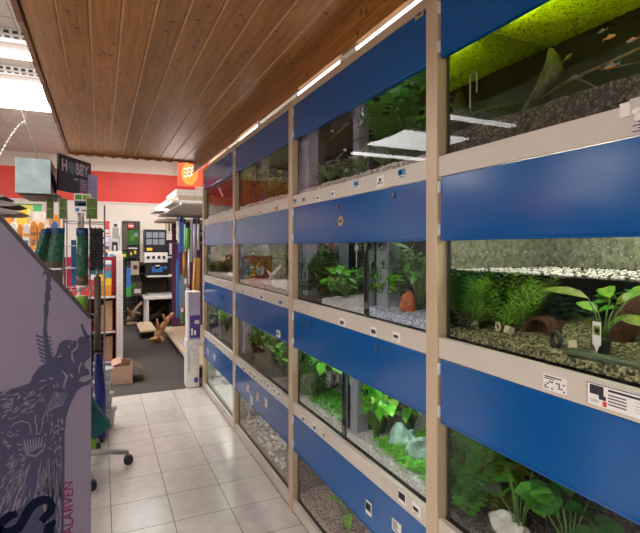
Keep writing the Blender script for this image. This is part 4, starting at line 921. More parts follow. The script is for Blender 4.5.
tank(3, 3, ya, yb, 'bottom row aquarium of farthest bay with whitish stones', (1, 1, .92), 9)
gravel(ya+.008, yb-.008, pz(3, 3), .03, .09, 'gravel_white', 'white gravel in the bottom tank of farthest bay', 19)
for i, (px, py, r, d) in enumerate(((213, 396, .06, 'leftmost whitish stone in the bottom farthest tank'), (220, 402, .085, 'largest whitish stone in the bottom farthest tank'), (228, 410, .06, 'rightmost whitish stone in the bottom farthest tank'))):
    rock(px, py, 1.12, r, 'rock_white', d, (.8, 1, .9), pz(3, 3)+.06+r*.5, i, i+3, .3, 'pale_stone', 'stone')
# ------------------------------------------------------------------ the rest of the shop follows
exec_rest = True
# ------------------------------------------------------------------ lavender display in the foreground
YD = 1.75
def PD(px, py, dy=0): v = onY(px, py, YD); return Vector((v.x, YD-dy, v.z))
t = thing('cardboard_display', (PD(30, 300).x, YD, 0), 'tall lavender display board with insect print and slanted top at left front', 'display')
pa, pb, pc = PD(91, 318), PD(0, 218), PD(-60, 152)
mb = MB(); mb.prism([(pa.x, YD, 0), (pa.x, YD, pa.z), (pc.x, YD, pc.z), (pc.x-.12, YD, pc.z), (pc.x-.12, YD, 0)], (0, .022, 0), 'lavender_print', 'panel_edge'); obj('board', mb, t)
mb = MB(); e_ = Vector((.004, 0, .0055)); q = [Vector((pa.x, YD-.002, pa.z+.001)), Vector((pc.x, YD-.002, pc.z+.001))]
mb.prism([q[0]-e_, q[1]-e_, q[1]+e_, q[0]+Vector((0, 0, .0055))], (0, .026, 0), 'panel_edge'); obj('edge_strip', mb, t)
mb = MB(); mb.prism([(pc.x+.05, YD+.023, 0), (pc.x+.05, YD+.3, 0), (pc.x+.05, YD+.023, .9)], (-.02, 0, 0), 'cardboard'); obj('strut', mb, t)
def poly(mb, pts, m, d=.0005): mb.prism([PD(x, y, .0) for x, y in pts], (0, -d, 0), m)
def stroke(mb, pts, w, m, d=.0008):
    P = [Vector((x, y)) for x, y in pts]; L_, R_ = [], []
    for i, p in enumerate(P):
        tt = (P[min(i+1, len(P)-1)]-P[max(i-1, 0)]).normalized(); nn = Vector((-tt.y, tt.x)); ww = w[i] if isinstance(w, (list, tuple)) else w
        L_.append(p+nn*ww/2); R_.append(p-nn*ww/2)
    A = [mb.bm.verts.new(PD(q.x, q.y, d)) for q in L_]; Bq = [mb.bm.verts.new(PD(q.x, q.y, d)) for q in R_]
    A2 = [mb.bm.verts.new(PD(q.x, q.y, 0)) for q in L_]; B2 = [mb.bm.verts.new(PD(q.x, q.y, 0)) for q in R_]
    for i in range(len(P)-1):
        mb.face([A[i], A[i+1], Bq[i+1], Bq[i]], m); mb.face([A2[i], A2[i+1], A[i+1], A[i]], m); mb.face([B2[i], B2[i+1], Bq[i+1], Bq[i]], m)
mb = MB()
poly(mb, [(-30, 398), (0, 392), (18, 387), (30, 383), (33, 375), (39, 367), (46, 363), (54, 357), (57, 352), (58, 346), (62, 341), (68, 339.5), (73, 340.5), (77, 341), (80, 336.5), (86, 337), (90.5, 342), (90.5, 357), (87, 360), (84, 364), (86, 368), (89, 370), (90, 374), (86, 376), (81, 377), (79, 381), (84, 382.5), (90.5, 379), (90.5, 384), (82, 387), (77, 391), (73, 399), (69, 408), (66, 418), (64.5, 432), (64.5, 480), (63.5, 540), (63, 600), (-30, 600)], 'print_dark')
poly(mb, [(42, 275), (45, 269), (49, 268.5), (53, 270), (50, 273), (51.5, 281), (50, 283), (52, 289), (49.5, 291), (51, 299), (48.5, 302), (49, 310), (47.5, 318), (47, 330), (48.5, 340), (51, 352), (54, 362), (46, 366), (44.5, 350), (43, 332), (44, 316), (43.5, 306), (45, 303), (44.5, 294), (46, 291), (45.5, 282), (47, 279), (46, 274)], 'print_dark', .00035)
for k, (x0, y0, x1, y1) in enumerate(((36, 336, 44, 338), (36.5, 340, 44, 342.5), (37, 344, 44.5, 347), (38, 348.5, 45, 351), (39, 352.5, 45.5, 355), (40, 356.5, 46, 359), (41, 360.5, 46, 362.5))): stroke(mb, [(x0, y0-.5), (x1, y1)], [2, 1.5], 'print_dark')
for k in range(6): stroke(mb, [(48+k*.6, 336+k*4), (51.5+k*.6, 338+k*4)], 1.1, 'print_dark')
stroke(mb, [(81.5, 324), (84, 331), (87.5, 339)], [2.5, 3.2, 4], 'print_dark'); stroke(mb, [(86, 338), (90.5, 336)], 2.4, 'print_dark')
obj('insect_print', mb, t)
mb = MB(); rnd = random.Random(12); dd = .0012
def lite(pts, w): stroke(mb, pts, w, 'print_light', dd)
lite([(78, 342), (77, 348), (72, 352), (72, 358), (75, 363)], [.8, 1.6, 1.4, 1.6, .8]); lite([(68, 346), (70, 347)], 1.6); lite([(71.5, 343), (73, 342.5)], 1); lite([(82, 362), (79, 368), (79.5, 373)], [1.2, 1.6, .8])
lite([(60, 353), (61, 356), (57, 357)], 1.2); lite([(62, 371), (67, 376), (63, 388)], [1, 3, 1]); lite([(70, 374), (73, 377)], 2); lite([(40, 381), (46, 380)], 1.4); lite([(49, 378), (53, 379)], 1.3)
for k in range(7):
    x = 45+k*2.0; lite([(x+10, 391+k*.4), (x+5, 402+k*.6), (x-2, 417-k*1.6)], [.5, .9, .35])
lite([(36, 414), (35, 420), (37, 428), (36, 434)], [.8, 1.2, 1.2, .6]); lite([(43, 417), (42.5, 425), (40, 433)], [1, 1, .6]); lite([(36, 434), (40, 433)], 1)
lite([(10, 428), (15, 423), (22, 421), (29, 423), (31, 430), (30, 435)], [.5, 1, 1.2, 1.1, 1, .5])
for k in range(7):
    lite([(24+k*3.1, 440-k*.6), (25.5+k*2.6, 447-k*.3), (29+k*1.9, 453-k*.9)], [.8, 1.7, 1.0])
lite([(23, 447), (28, 455), (36, 456), (43, 450), (45, 442)], [.8, 1.8, 1.6, 1.4, .6])
for k in range(5): lite([(17+k*1.2, 444+k*5.2), (22+k*.8, 445+k*5)], 1)
for k in range(46):
    x = rnd.uniform(1, 26); y = 387+ (30-x)*.35 + rnd.uniform(2, 26); a = -.45+rnd.uniform(-.25, .2); L_ = rnd.uniform(1, 4.5); lite([(x, y), (x+L_*math.cos(a), y+L_*math.sin(a))], rnd.uniform(.5, 1.2))
for k in range(32):
    x = rnd.uniform(44, 63); y = rnd.uniform(404, 452); a = rnd.uniform(.8, 2.0); L_ = rnd.uniform(.8, 3.5); lite([(x, y), (x+L_*math.cos(a)*.5, y+L_*math.sin(a))], rnd.uniform(.6, 1.4))
for k in range(30):
    x = rnd.uniform(8, 60); y = rnd.uniform(455, 492); lean = (60-x)*.35; lite([(x+lean*.35, y), (x, y+10), (x-lean*.5, y+rnd.uniform(18, 34))], [.4, rnd.uniform(.7, 1.5), .35])
for k in range(16):
    x = rnd.uniform(0, 18); y = rnd.uniform(462, 500); lite([(x, y), (x+rnd.uniform(2, 7), y-rnd.uniform(1, 4))], rnd.uniform(.7, 1.6))
for k in range(14):
    x = rnd.uniform(44, 63); lite([(x, rnd.uniform(456, 470)), (x-rnd.uniform(0, 3), rnd.uniform(490, 533))], [.4, 1.0])
def flow(cx, cy, w, h, n, ang, spread, l0, l1, wd):
    for k in range(n):
        x, y = cx+rnd.uniform(-w, w), cy+rnd.uniform(-h, h); a = ang+rnd.uniform(-spread, spread); L_ = rnd.uniform(l0, l1); b = rnd.uniform(-.25, .25)
        if x < 64 and y > 372: lite([(x, y), (x+L_*.5*math.cos(a), y+L_*.5*math.sin(a)), (x+L_*math.cos(a+b), y+L_*math.sin(a+b))], [.25, wd*rnd.uniform(.6, 1.2), .25])
flow(14, 404, 16, 10, 26, -.42, .12, 4, 11, 1.3); flow(38, 398, 9, 10, 16, -.5, .2, 3, 8, 1.0); flow(56, 440, 7, 24, 26, 1.75, .25, 2, 6, 1.2)
flow(10, 470, 12, 10, 20, -.9, .3, 4, 9, 1.6); flow(30, 490, 26, 12, 40, 1.95, .15, 8, 22, 1.3); flow(52, 500, 9, 24, 22, 1.62, .06, 10, 30, 1.1); flow(8, 440, 9, 10, 14, .35, .3, 2, 5, 1.4); flow(58, 388, 8, 8, 12, 1.2, .4, 2, 6, 1.3)
obj('insect_print_lines', mb, t)
mb = MB()
stroke(mb, [(41.5, 521.5), (44.5, 517.5), (49.5, 512.5), (52, 506), (49.5, 500), (43.5, 499.5), (35.5, 502.5), (29, 509), (24.5, 518), (19, 527), (11, 531.5), (4, 532), (-4, 528)], [7, 7.4, 8, 8.6, 8.6, 8.8, 9, 9, 9, 9, 9, 9, 8], 'navy_ink', .0018)
stroke(mb, [(17.5, 513), (9, 516), (1, 523), (-5, 535), (-6, 548)], [6, 8.5, 9, 9, 9], 'navy_ink', .0018)
stroke(mb, [(55.5, 520), (49.5, 526), (48, 536), (48, 560)], [3, 9.5, 12, 12], 'navy_ink', .0018)
obj('big_letter', mb, t)
mb = MB(); sz = .0405; probe = MB(); w = text_into(probe, 'ALARVEN', sz, 'magenta_ink', (0, 0, 0), (1, 0, 0), (0, 1, 0)); probe.bm.free()
o = PD(73, 481); text_into(mb, 'ALARVEN', sz, 'magenta_ink', (o.x, YD-.0008, o.z-w), (0, 0, 1), (-1, 0, 0), .0004); obj('lettering', mb, t)
# slate grey slabs sticking out above the board, lying on a carton just left of the frame
zs = onY(5, 214, 2.1).z
xl = onY(-4, 210, 2.1).x
bx('carton', (xl-.34, xl-.02, 2.0, 2.35, 0, zs-.006), 'cardboard', label='brown carton behind the lavender display board, just left of the picture', cat='box')
for i, (x1, y0, y1, d) in enumerate(((25, 207, 217.5, 'lowest of the slate grey slabs above the lavender board'), (21, 200, 209, 'middle slate grey slab above the lavender board'), (6, 196, 202, 'topmost slate grey slab, shortest in view'))):
    xr = onY(x1, y1, 2.1).x; mb = MB(); zq = zs+i*.031; pr = [(xl-.28, zq-.002), (xr-.03, zq-.004), (xr, zq+.003), (xr-.02, zq+.010), (xl-.01, zq+.026), (xl-.28, zq+.026)]
    mb.prism([(x, 2.06+.02*i, z) for x, z in pr], (0, .22, 0), 'slate_grey'); obj('slate_slab', mb, None, d, 'slab', 'slate slabs', bevel=.002)

# ------------------------------------------------------------------ wire display with the header sign
YW = 3.86
def PW(px, py, dy=0): v = onY(px, py, YW+dy); return v
xc = PW(80, 300).x
wd = thing('wire_display', (xc, YW, 0), 'rolling wire display stand with HOBBY header sign, behind the lavender board', 'display stand')
xl_, xr_ = PW(64, 300).x, PW(104.5, 300).x
for x, y in ((xl_, YW-.02), (PW(90, 300).x, YW-.02), (xr_, YW-.02), (xl_, YW+.3), (xr_, YW+.3)):
    mb = MB(); mb.tube([(x, y, .09), (x, y, PW(80, 205).z)], .0055, 'metal_grey', 8); obj('upright_wire', mb, wd)
for py in (222, 246, 268, 290, 320, 350, 420, 444):
    z = PW(85, py).z; mb = MB()
    mb.tube([(xl_, YW-.02, z), (xr_, YW-.02, z)], .004, 'metal_grey', 6); mb.tube([(xl_, YW+.3, z), (xr_, YW+.3, z)], .004, 'metal_grey', 6)
    mb.tube([(xl_, YW-.02, z), (xl_, YW+.3, z)], .004, 'metal_grey', 6); mb.tube([(xr_, YW-.02, z), (xr_, YW+.3, z)], .004, 'metal_grey', 6)
    if py in (268, 290, 444):
        for k in range(6): x = xl_+(xr_-xl_)*(k+1)/7; mb.tube([(x, YW-.02, z), (x, YW+.3, z)], .0025, 'metal_grey', 5)
    obj('wire_frame', mb, wd)
mb = MB(); mb.box(xl_-.02, xr_+.01, YW-.03, YW+.31, .075, .092, 'plastic_black'); obj('base', mb, wd, bevel=.004)
for x, y in ((xl_, YW), (xr_-.02, YW), (xl_, YW+.28), (xr_-.02, YW+.28)):
    mb = MB(); mb.lathe((x-.011, y, .036), [(.02, 0), (.034, .002), (.034, .02), (.02, .022)], 'plastic_black', 18, 'X'); mb.box(x-.006, x+.006, y-.01, y+.01, .05, .076, 'metal_grey'); obj('caster', mb, wd)
xpole = PW(78.5, 215).x; mb = MB(); mb.tube([(xpole, YW+.1, .09), (xpole, YW+.1, PW(78, 201).z)], .012, 'white_metal', 10); obj('pole', mb, wd)
# header sign plane runs along (.467, .886) in plan
d1 = 3.42; A = Vector((0, 0, EYE))+ray(58.5, 171)*d1; dv = Vector((.4674, .886, 0))
r2 = ray(91.0, 178)
det = dv.x*(-r2.y)+r2.x*dv.y; k = (A.x*r2.y-A.y*r2.x)/(dv.x*-r2.y+dv.y*r2.x)
Bp = A+dv*k
zt, zb = (A+Vector((0, 0, 0))).z, 0
zt = EYE+(HY-153.0)/F*d1; zb = EYE+(HY-190)/F*d1
nrm = Vector((dv.y, -dv.x, 0))   # faces the aisle
mb = MB(); mb.prism([(A.x, A.y, zb), (Bp.x, Bp.y, zb), (Bp.x, Bp.y, zt), (A.x, A.y, zt)], nrm*-.012, 'sign_navy'); hs = obj('header_sign', mb, wd); tag(hs, 'dark navy header sign with pale letters')
LW = (Bp-A).length; H_ = zt-zb
def sp(u, v, o=.001): return A+(Bp-A)*u+Vector((0, 0, zb+H_*v-A.z))+nrm*o
mb = MB(); sz = H_*.46
text_into(mb, 'H', sz, 'sign_lilac', sp(.09, .56), dv, (0, 0, 1), .0008, .004, LW*.15); obj('lettering', mb, hs); mb = MB()
w_ = text_into(mb, 'BBY', sz, 'sign_lilac', sp(.50, .56), dv, (0, 0, 1), .0008, .004, LW*.42)
obj('lettering', mb, hs)
mb = MB(); c = sp(.365, .70); rr = min(H_*.20, LW*.105)
pts = [c+dv*(rr*math.cos(a))+Vector((0, 0, rr*math.sin(a))) for a in [math.pi*2*k/20 for k in range(20)]]; mb.prism(pts, nrm*.001, 'disc_blue')
mb.prism([c+dv*(-rr*.2)+Vector((0, 0, -rr)), c+dv*(rr*.7)+Vector((0, 0, -rr*1.35)), c+dv*(rr*.5)+Vector((0, 0, -rr*.5))], nrm*.001, 'disc_blue'); obj('emblem', mb, hs)
mb = MB(); q = [sp(.62, .08), sp(.88, .08), sp(.88, .46), sp(.62, .46)]; mb.prism(q, nrm*.001, 'card_purple')
for j in range(4): mb.prism([sp(.65, .14+j*.08, .002), sp(.85-.05*(j % 2), .14+j*.08, .002), sp(.85-.05*(j % 2), .17+j*.08, .002), sp(.65, .17+j*.08, .002)], nrm*.0006, 'sign_lilac')
mb.prism([sp(.44, .38), sp(.58, .38), sp(.58, .43), sp(.44, .43)], nrm*.001, 'sign_lilac'); obj('info_block', mb, hs)
x0, x1, z0, z1 = rect(88, 175, 97.5, 198, YW+.15)
bx('lilac_card', (x0, x1, YW+.14, YW+.15, z0, z1), 'card_purple', label='small lilac card just right of the navy HOBBY sign', cat='card')
# pale blue open box on the top shelf
x0, x1, z0, z1 = rect(15, 158.5, 50.5, 193, YW-.28)
zsh = z0-.002
mb = MB(); mb.box(x0+.02, x1+.05, YW-.24, YW+.25, zsh-.008, zsh, 'plastic_black'); obj('top_shelf', mb, wd)
t = thing('open_box', ((x0+x1)/2, YW-.1, z0), 'pale blue printed box with open black side on top of the wire display', 'box')
ya_, yb_ = YW-.28, YW+.22
bx('front_wall', (x0, x1, ya_, ya_+.012, z0, z1), 'bluewhite_board', t)
mb = MB(); mb.box(x0, x1, yb_-.012, yb_, z0, z1, 'box_grey'); mb.box(x0, x1, ya_+.0125, yb_-.0125, z0, z0+.01, 'box_grey'); mb.box(x0, x1, ya_+.0125, yb_-.0125, z1-.01, z1, 'box_grey'); mb.box(x0, x0+.01, ya_+.0125, yb_-.0125, z0+.0105, z1-.0105, 'box_grey'); obj('body', mb, t)
mb = MB()
cut = [(ya_+.0125, z0+.0105), (yb_-.0125, z0+.0105), (yb_-.0125, z0+.05), ((ya_+yb_)/2, z0+.035), (ya_+.06, z0+.075), (ya_+.0125, z0+.08)]
mb.prism([(x1-.004, y, z) for y, z in cut], (.004, 0, 0), 'box_grey')
cut = [(ya_+.0125, z1-.0105), (yb_-.0125, z1-.0105), (yb_-.0125, z1-.10), ((ya_+yb_)/2, z1-.075), (ya_+.05, z1-.06), (ya_+.0125, z1-.05)]
mb.prism([(x1-.004, y, z) for y, z in cut], (.004, 0, 0), 'box_grey'); obj('side_flap', mb, t)
# grass cards hanging below the shelf
for i, (a, c, d) in enumerate(((46, 53.5, 'grass printed card hanging below the pale blue box, leftmost'), (58.5, 67, 'grass printed card hanging below the pale box, second from left'), (86, 97.5, 'grass printed card right of the blue price card'))):
    x0, x1, z0, z1 = rect(a, 196, c, 219, YW-.1-.08*i); z1 = min(z1, zsh-.014); mb = MB(); yy = YW-.1-.08*i
    mb.box(x0, x1, yy, yy+.03, z0, z1, 'card_edge'); mb.box(x0+.006, x1-.003, yy-.0015, yy, z0+.004, z1-.004, 'grass_print'); mb.box(x0+.006, x1-.003, yy-.002, yy-.0014, (z0+z1)/2, (z0+z1)/2+.003, 'leaf_lime')
    obj('grass_card', mb, None, d, 'card', 'grass mats')
x0, x1, z0, z1 = rect(74, 193.5, 91, 213, YW-.2); t = thing('price_card', ((x0+x1)/2, YW-.2, z0), 'small blue and white card sign under the navy HOBBY sign', 'sign')
mb = MB(); mb.box(x0, x1, YW-.2, YW-.196, z0, z1, 'paper_white'); f = YW-.2-.0008; W_, H2 = x1-x0, z1-z0
def pc_(u0, u1, v0, v1, m): mb.box(x0+W_*u0, x0+W_*u1, f, f+.001, z0+H2*v0, z0+H2*v1, m)
pc_(.06, .45, .68, .92, 'leaf_mid'); pc_(.5, .94, .68, .92, 'leaf_lime'); pc_(.04, .96, .34, .62, 'print_blue_top'); pc_(.2, .8, .4, .5, 'pack_blue'); pc_(.08, .3, .08, .24, 'pack_blue'); pc_(.45, .9, .1, .16, 'ink')
obj('card', mb, t)
mb = MB(); mb.tube([((x0+x1)/2, YW-.192, z0-.10), ((x0+x1)/2, YW-.192, z0+.05)], .008, 'metal_grey', 8); obj('holder', mb, t)
mb = MB(); mb.ico(((x0+x1)/2-.005, YW-.198, z1+.008), .012, 'pack_red', 2, 0, sc=(1.2, .5, .8)); obj('clip', mb, t)
# printed aquarium backdrops on the stand
def backdrop(a, y0, c, y1, Y, label, lean=0, roll=False):
    x0, x1, z0, z1 = rect(a, y0, c, y1, Y); t = thing('backdrop_roll' if roll else 'backdrop_sheet', ((x0+x1)/2, Y, z0), label, 'aquarium backdrop', 'printed aquarium backdrops'); r = (x1-x0)/2
    segs = [(0, .16, 'gravel_print'), (.16, .86, 'plant_print'), (.86, 1, 'print_blue_top')]
    mb = MB()
    for u0, u1, m in segs:
        za, zc = z0+(z1-z0)*u0, z0+(z1-z0)*u1
        if roll: mb.tube([((x0+x1)/2, Y, za), ((x0+x1)/2, Y, zc)], r, m, 20)
        else:
            pts = []
            for k in range(9): u = k/8; pts.append((x0+(x1-x0)*u, -math.sin(u*math.pi)*.02))
            pr = [(x, Y+y) for x, y in pts]+[(x, Y+y+.012) for x, y in pts[::-1]]
            V0 = [mb.bm.verts.new((x-lean*(1-(za-z0)/(z1-z0)), y, za)) for x, y in pr]; V1 = [mb.bm.verts.new((x-lean*(1-(zc-z0)/(z1-z0)), y, zc)) for x, y in pr]
            for i in range(len(pr)): j = (i+1) % len(pr); mb.face([V0[i], V0[j], V1[j], V1[i]], m)
            if u0 == 0: mb.face(V0, m)
            if u1 == 1: mb.face(V1, m)
    obj('print', mb, t)
    mb = MB()
    if roll: mb.tube([((x0+x1)/2, Y, z0-.014), ((x0+x1)/2, Y, z0-.0005)], r*.98, 'paper_white', 20)
    else: mb.box(x0-lean, x1-lean, Y-.022, Y+.012, z0-.012, z0-.0005, 'paper_white')
    obj('end_strip', mb, t)
backdrop(41, 229, 50, 266, YW-.12, 'narrow leaning backdrop sheet with plant print, leftmost on the wire display', .06)
backdrop(46, 228, 65, 268, YW-.08, 'wide backdrop sheet with plant print left of the display wires', .02)
backdrop(76, 228, 88.5, 285, YW-.07, 'dark plant backdrop roll in the middle of the wire display', roll=True)
x0, x1, z0, z1 = rect(71, 240, 77, 285, YW+.05); bx('blue_package', (x0, x1, YW+.05, YW+.08, z0, z1), 'pack_blue', label='blue package between the two plant backdrops on the wire display', cat='package', bevel=.003)
x0, x1, z0, z1 = rect(74, 296, 88, 322, YW-.07); mb = MB(); mb.tube([((x0+x1)/2, YW-.07, z0), ((x0+x1)/2, YW-.07, z1)], (x1-x0)/2, 'lime_print', 18); mb.tube([((x0+x1)/2, YW-.07, z1), ((x0+x1)/2, YW-.07, z1+.004)], (x1-x0)/2*.8, 'paper_white', 18)
obj('grass_roll', mb, None, 'lime green grass roll low on the wire display beside the board edge', 'roll')
x0, x1, z0, z1 = rect(90.5, 228, 103, 268, YW-.1); t = thing('black_tray_stack', ((x0+x1)/2, YW-.06, z0), 'bundle of black zigzag strips at right of the wire display', 'package')
mb = MB(); n = 12
for j in range(3):
    xx = x0+(x1-x0)*(j+.5)/3; mb.tube([(xx+.016*(1 if k % 2 else -1), YW-.06-.01*j, z0+(z1-z0)*k/n) for k in range(n+1)], .009, 'pack_black', 6)
obj('strip', mb, t); mb = MB(); mb.box(x0, x1, YW-.035, YW-.025, z0-.05, z1, 'pack_black'); obj('backing_card', mb, t)
mb = MB(); mb.box(x0, x1, YW-.04, YW-.0355, z0-.05, z0-.02, 'pack_teal'); obj('footer', mb, t)
x0, x1, z0, z1 = rect(94, 277, 101, 350, YW-.1); mb = MB(); mb.tube([((x0+x1)/2, YW-.1, z0), ((x0+x1)/2, YW-.1, z1)], (x1-x0)/2, 'tube_brown', 18); mb.tube([((x0+x1)/2, YW-.1, z1), ((x0+x1)/2, YW-.1, z1+.06)], .012, 'metal_grey', 10)
t = obj('brown_tube', mb, None, 'grey-brown upright tube on the wire display above the blue roll', 'tube')
x0, x1, z0, z1 = rect(95.5, 353, 105, 445, YW-.12); mb = MB(); xm = (x0+x1)/2; mb.tube([(xm-.004, YW-.12, .093), (xm, YW-.12, (z0+z1)/2), (xm-.014, YW-.12, z1)], [.042, .038, .026], 'blue_vinyl', 20)
obj('blue_roll', mb, None, 'deep blue vinyl roll standing at the foot of the wire display', 'roll')
# ------------------------------------------------------------------ swivel chair behind the board
cx, cy = -.135, 3.42
t = thing('swivel_chair', (cx, cy, 0), 'swivel chair with grey star base, mostly hidden by the lavender board', 'chair')
for k in range(5):
    a = R(-2)+k*2*math.pi/5; e = Vector((cx+.30*math.cos(a), cy+.30*math.sin(a), .078)); mb = MB()
    mb.tube([(cx+.03*math.cos(a), cy+.03*math.sin(a), .115), (cx+.17*math.cos(a), cy+.17*math.sin(a), .105), e], [.022, .019, .014], 'chair_grey', 10); obj('base_leg', mb, t)
    mb = MB(); mb.lathe((e.x, e.y-.021, .03), [(.02, 0), (.03, .003), (.03, .018), (.02, .021)], 'plastic_black', 18, 'Y'); mb.lathe((e.x, e.y+.002, .03), [(.02, 0), (.03, .003), (.03, .018), (.02, .021)], 'plastic_black', 18, 'Y'); mb.tube([(e.x, e.y, .03), (e.x, e.y, .074)], .006, 'chair_grey', 8); obj('caster', mb, t)
mb = MB(); mb.lathe((cx, cy, .085), [(.03, 0), (.034, .04), (.024, .06), (.024, .22), (.014, .225), (.014, .36)], 'plastic_black', 18); obj('gas_column', mb, t)
mb = MB(); mb.box(cx-.22, cx+.085, cy-.2, cy+.2, .447, .50, 'mesh_black'); obj('seat', mb, t, bevel=.02)
mb = MB(); mb.box(cx-.2, cx+.085, cy+.17, cy+.2, .56, .86, 'mesh_black'); mb.box(cx-.06, cx-.02, cy+.2, cy+.215, .47, .65, 'plastic_black'); obj('backrest', mb, t, bevel=.008)
q = [PW(92, 402, -.45), PW(110.5, 427, -.45), PW(94, 440, -.45), PW(84, 432, -.45), PW(82, 405, -.45)]
mb = MB(); mb.prism([Vector(p) for p in q], (0, .12, 0), 'teal_cloth'); obj('teal_cloth', mb, None, 'teal cloth folded to a point beside the lavender board edge', 'cloth', bevel=.006)
mb = MB(); q = [PW(86, 430, -.42), PW(96, 424, -.42), PW(97.5, 436, -.42), PW(95.5, 452, -.42), PW(85, 452, -.42)]
mb.prism(q, (0, .07, 0), 'lime_cloth'); obj('lime_bag', mb, None, 'lime green bag showing at the lower edge of the lavender board', 'bag', bevel=.006)
# stack of grey buckets beyond
YB = 4.2
zz = 0.0
for i, (w, hgt, px, d) in enumerate(((.10, .15, 109, 'lowest grey bucket of the stack beside blue roll'), (.085, .12, 108, 'second grey bucket up in the stack beside blue roll'), (.08, .10, 107, 'third grey bucket up in the stack beside blue roll'), (.085, .09, 108, 'topmost grey bucket in the stack beside blue roll'))):
    x = onY(px, 400, YB).x-.03; t = thing('bucket', (x, YB, zz), d, 'bucket', 'grey buckets'); mb = MB()
    mb.lathe((x, YB, zz), [(w*.62, 0), (w*.78, hgt*.8), (w*.86, hgt*.84), (w*.86, hgt*.93)], 'bucket_grey', 22); obj('body', mb, t)
    mb = MB(); mb.lathe((x, YB, zz+hgt*.932), [(w*.9, 0), (w*.9, .008), (w*.7, .010)], 'bucket_grey', 22); obj('lid', mb, t); zz += hgt*.932+.0105
# ------------------------------------------------------------------ gondola with white end post, boxes
YG = 6.5; xp0, xp1, _, zp = rect(116.5, 254, 123, 362, YG)
g = thing('shop_shelf', (xp0-.3, YG+.4, 0), 'shop shelf with white perforated end post and dark red sides', 'shelf')
mb = MB(); mb.box(xp0, xp1, YG, YG+.05, 0, zp, 'white_metal')
for k in range(24): mb.box((xp0+xp1)/2-.006, (xp0+xp1)/2+.006, YG-.001, YG+.001, .06+k*zp/25, .08+k*zp/25, 'bucket_grey')
obj('end_post', mb, g); mb = MB(); mb.box(xp0-.012, xp0-.001, YG+.01, YG+.9, 0, zp-.03, 'shelf_red'); obj('side_panel', mb, g)
mb = MB(); mb.box(xp0-.75, xp0-.0125, YG+.86, YG+.88, 0, zp-.05, 'shelf_red'); obj('back_panel', mb, g)
SH = [onY(108, y, YG).z for y in (296, 331, 361)]
for z in SH:
    mb = MB(); mb.box(xp0-.75, xp0-.0125, YG, YG+.85, z-.02, z, 'shelf_red'); mb.box(xp0-.75, xp0-.0125, YG-.006, YG-.0005, z-.026, z-.002, 'white_metal'); obj('shelf', mb, g)
def carton_(x0, x1, y0, y1, z0, z1, m, label, cat='box', name='cardboard_box', extra=None, group=None):
    t = thing(name, ((x0+x1)/2, (y0+y1)/2, z0), label, cat, group); mb = MB(); mb.box(x0, x1, y0, y1, z0, z1, m); obj('body', mb, t, bevel=.003)
    if extra:
        mb = MB(); W, H = x1-x0, z1-z0
        for (u0, u1, v0, v1, mm) in extra: mb.box(x0+W*u0, x0+W*u1, y0-.0022, y0-.0004, z0+H*v0, z0+H*v1, mm)
        obj('print', mb, t)
    return t
a, c, _, zt = rect(94, 261, 111.5, 296, YG+.02); carton_(c-.075, c, YG+.05, YG+.4, SH[0], zt, 'pack_teal', 'bright box with blue top and yellow wave on the top shop shelf', extra=[(0, 1, 0, .3, 'pack_orange'), (0, 1, .3, .5, 'pack_yellow'), (.2, .8, .72, .84, 'pack_red'), (0, 1, .9, 1, 'pack_white')])
carton_(c-.15, c-.08, YG+.05, YG+.4, SH[0], zt-.06, 'pack_orange', 'orange and yellow box left of the bright wave box', extra=[(0, 1, .5, .75, 'pack_yellow'), (.1, .9, .78, .95, 'pack_white')])
carton_(c-.31, c-.16, YG+.05, YG+.35, SH[0], zt-.02, 'pack_red', 'red box at the back end of the top shop shelf', extra=[(.1, .9, .5, .8, 'pack_white')])
a, c, _, zt = rect(97, 301, 112.5, 328, YG+.02); carton_(c-.085, c, YG+.04, YG+.5, SH[1], zt, 'box_board', 'wood grained box, right one on the middle shop shelf')
carton_(c-.19, c-.095, YG+.03, YG+.5, SH[1], zt-.05, 'box_board', 'wood grained box, left one on the middle shop shelf')
a, c, _, zt = rect(97, 337, 112.5, 361, YG+.02); carton_(c-.085, c, YG+.04, YG+.5, SH[2], zt, 'box_board', 'wood grained box on the lowest shop shelf beside white post')
# open cardboard box on the carpet
p = onZ(113, 384); x0, x1, y0, y1, h = onZ(112, 385).x, onZ(133, 385).x, 5.42, 5.78, .19
t = thing('open_carton', ((x0+x1)/2, 5.6, .003), 'open brown cardboard box on the grey carpet with a dark flap', 'box')
mb = MB()
mb.box(x0, x1, y0, y0+.005, .003, h, 'cardboard_pink'); mb.box(x0, x1, y1-.005, y1, .003, h, 'cardboard_pink'); mb.box(x0, x0+.005, y0+.0055, y1-.0055, .003, h, 'cardboard_pink'); mb.box(x1-.005, x1, y0+.0055, y1-.0055, .003, h, 'cardboard_pink'); mb.box(x0+.0055, x1-.0055, y0+.0055, y1-.0055, .003, .01, 'cardboard_pink'); obj('body', mb, t)
mb = MB(); mb.box(x1-.002, x1+.15, y0+.02, y1-.02, h-.002, h+.003, 'cardboard_dark', Matrix.Rotation(R(38), 3, 'Y'), (x1, 5.6, h)); obj('flap', mb, t)
mb = MB(); mb.box(x0-.002, x0+.10, y0+.02, y1-.02, h, h+.005, 'cardboard_pink', Matrix.Rotation(R(-20), 3, 'Y'), (x0, 5.6, h)); obj('flap', mb, t)
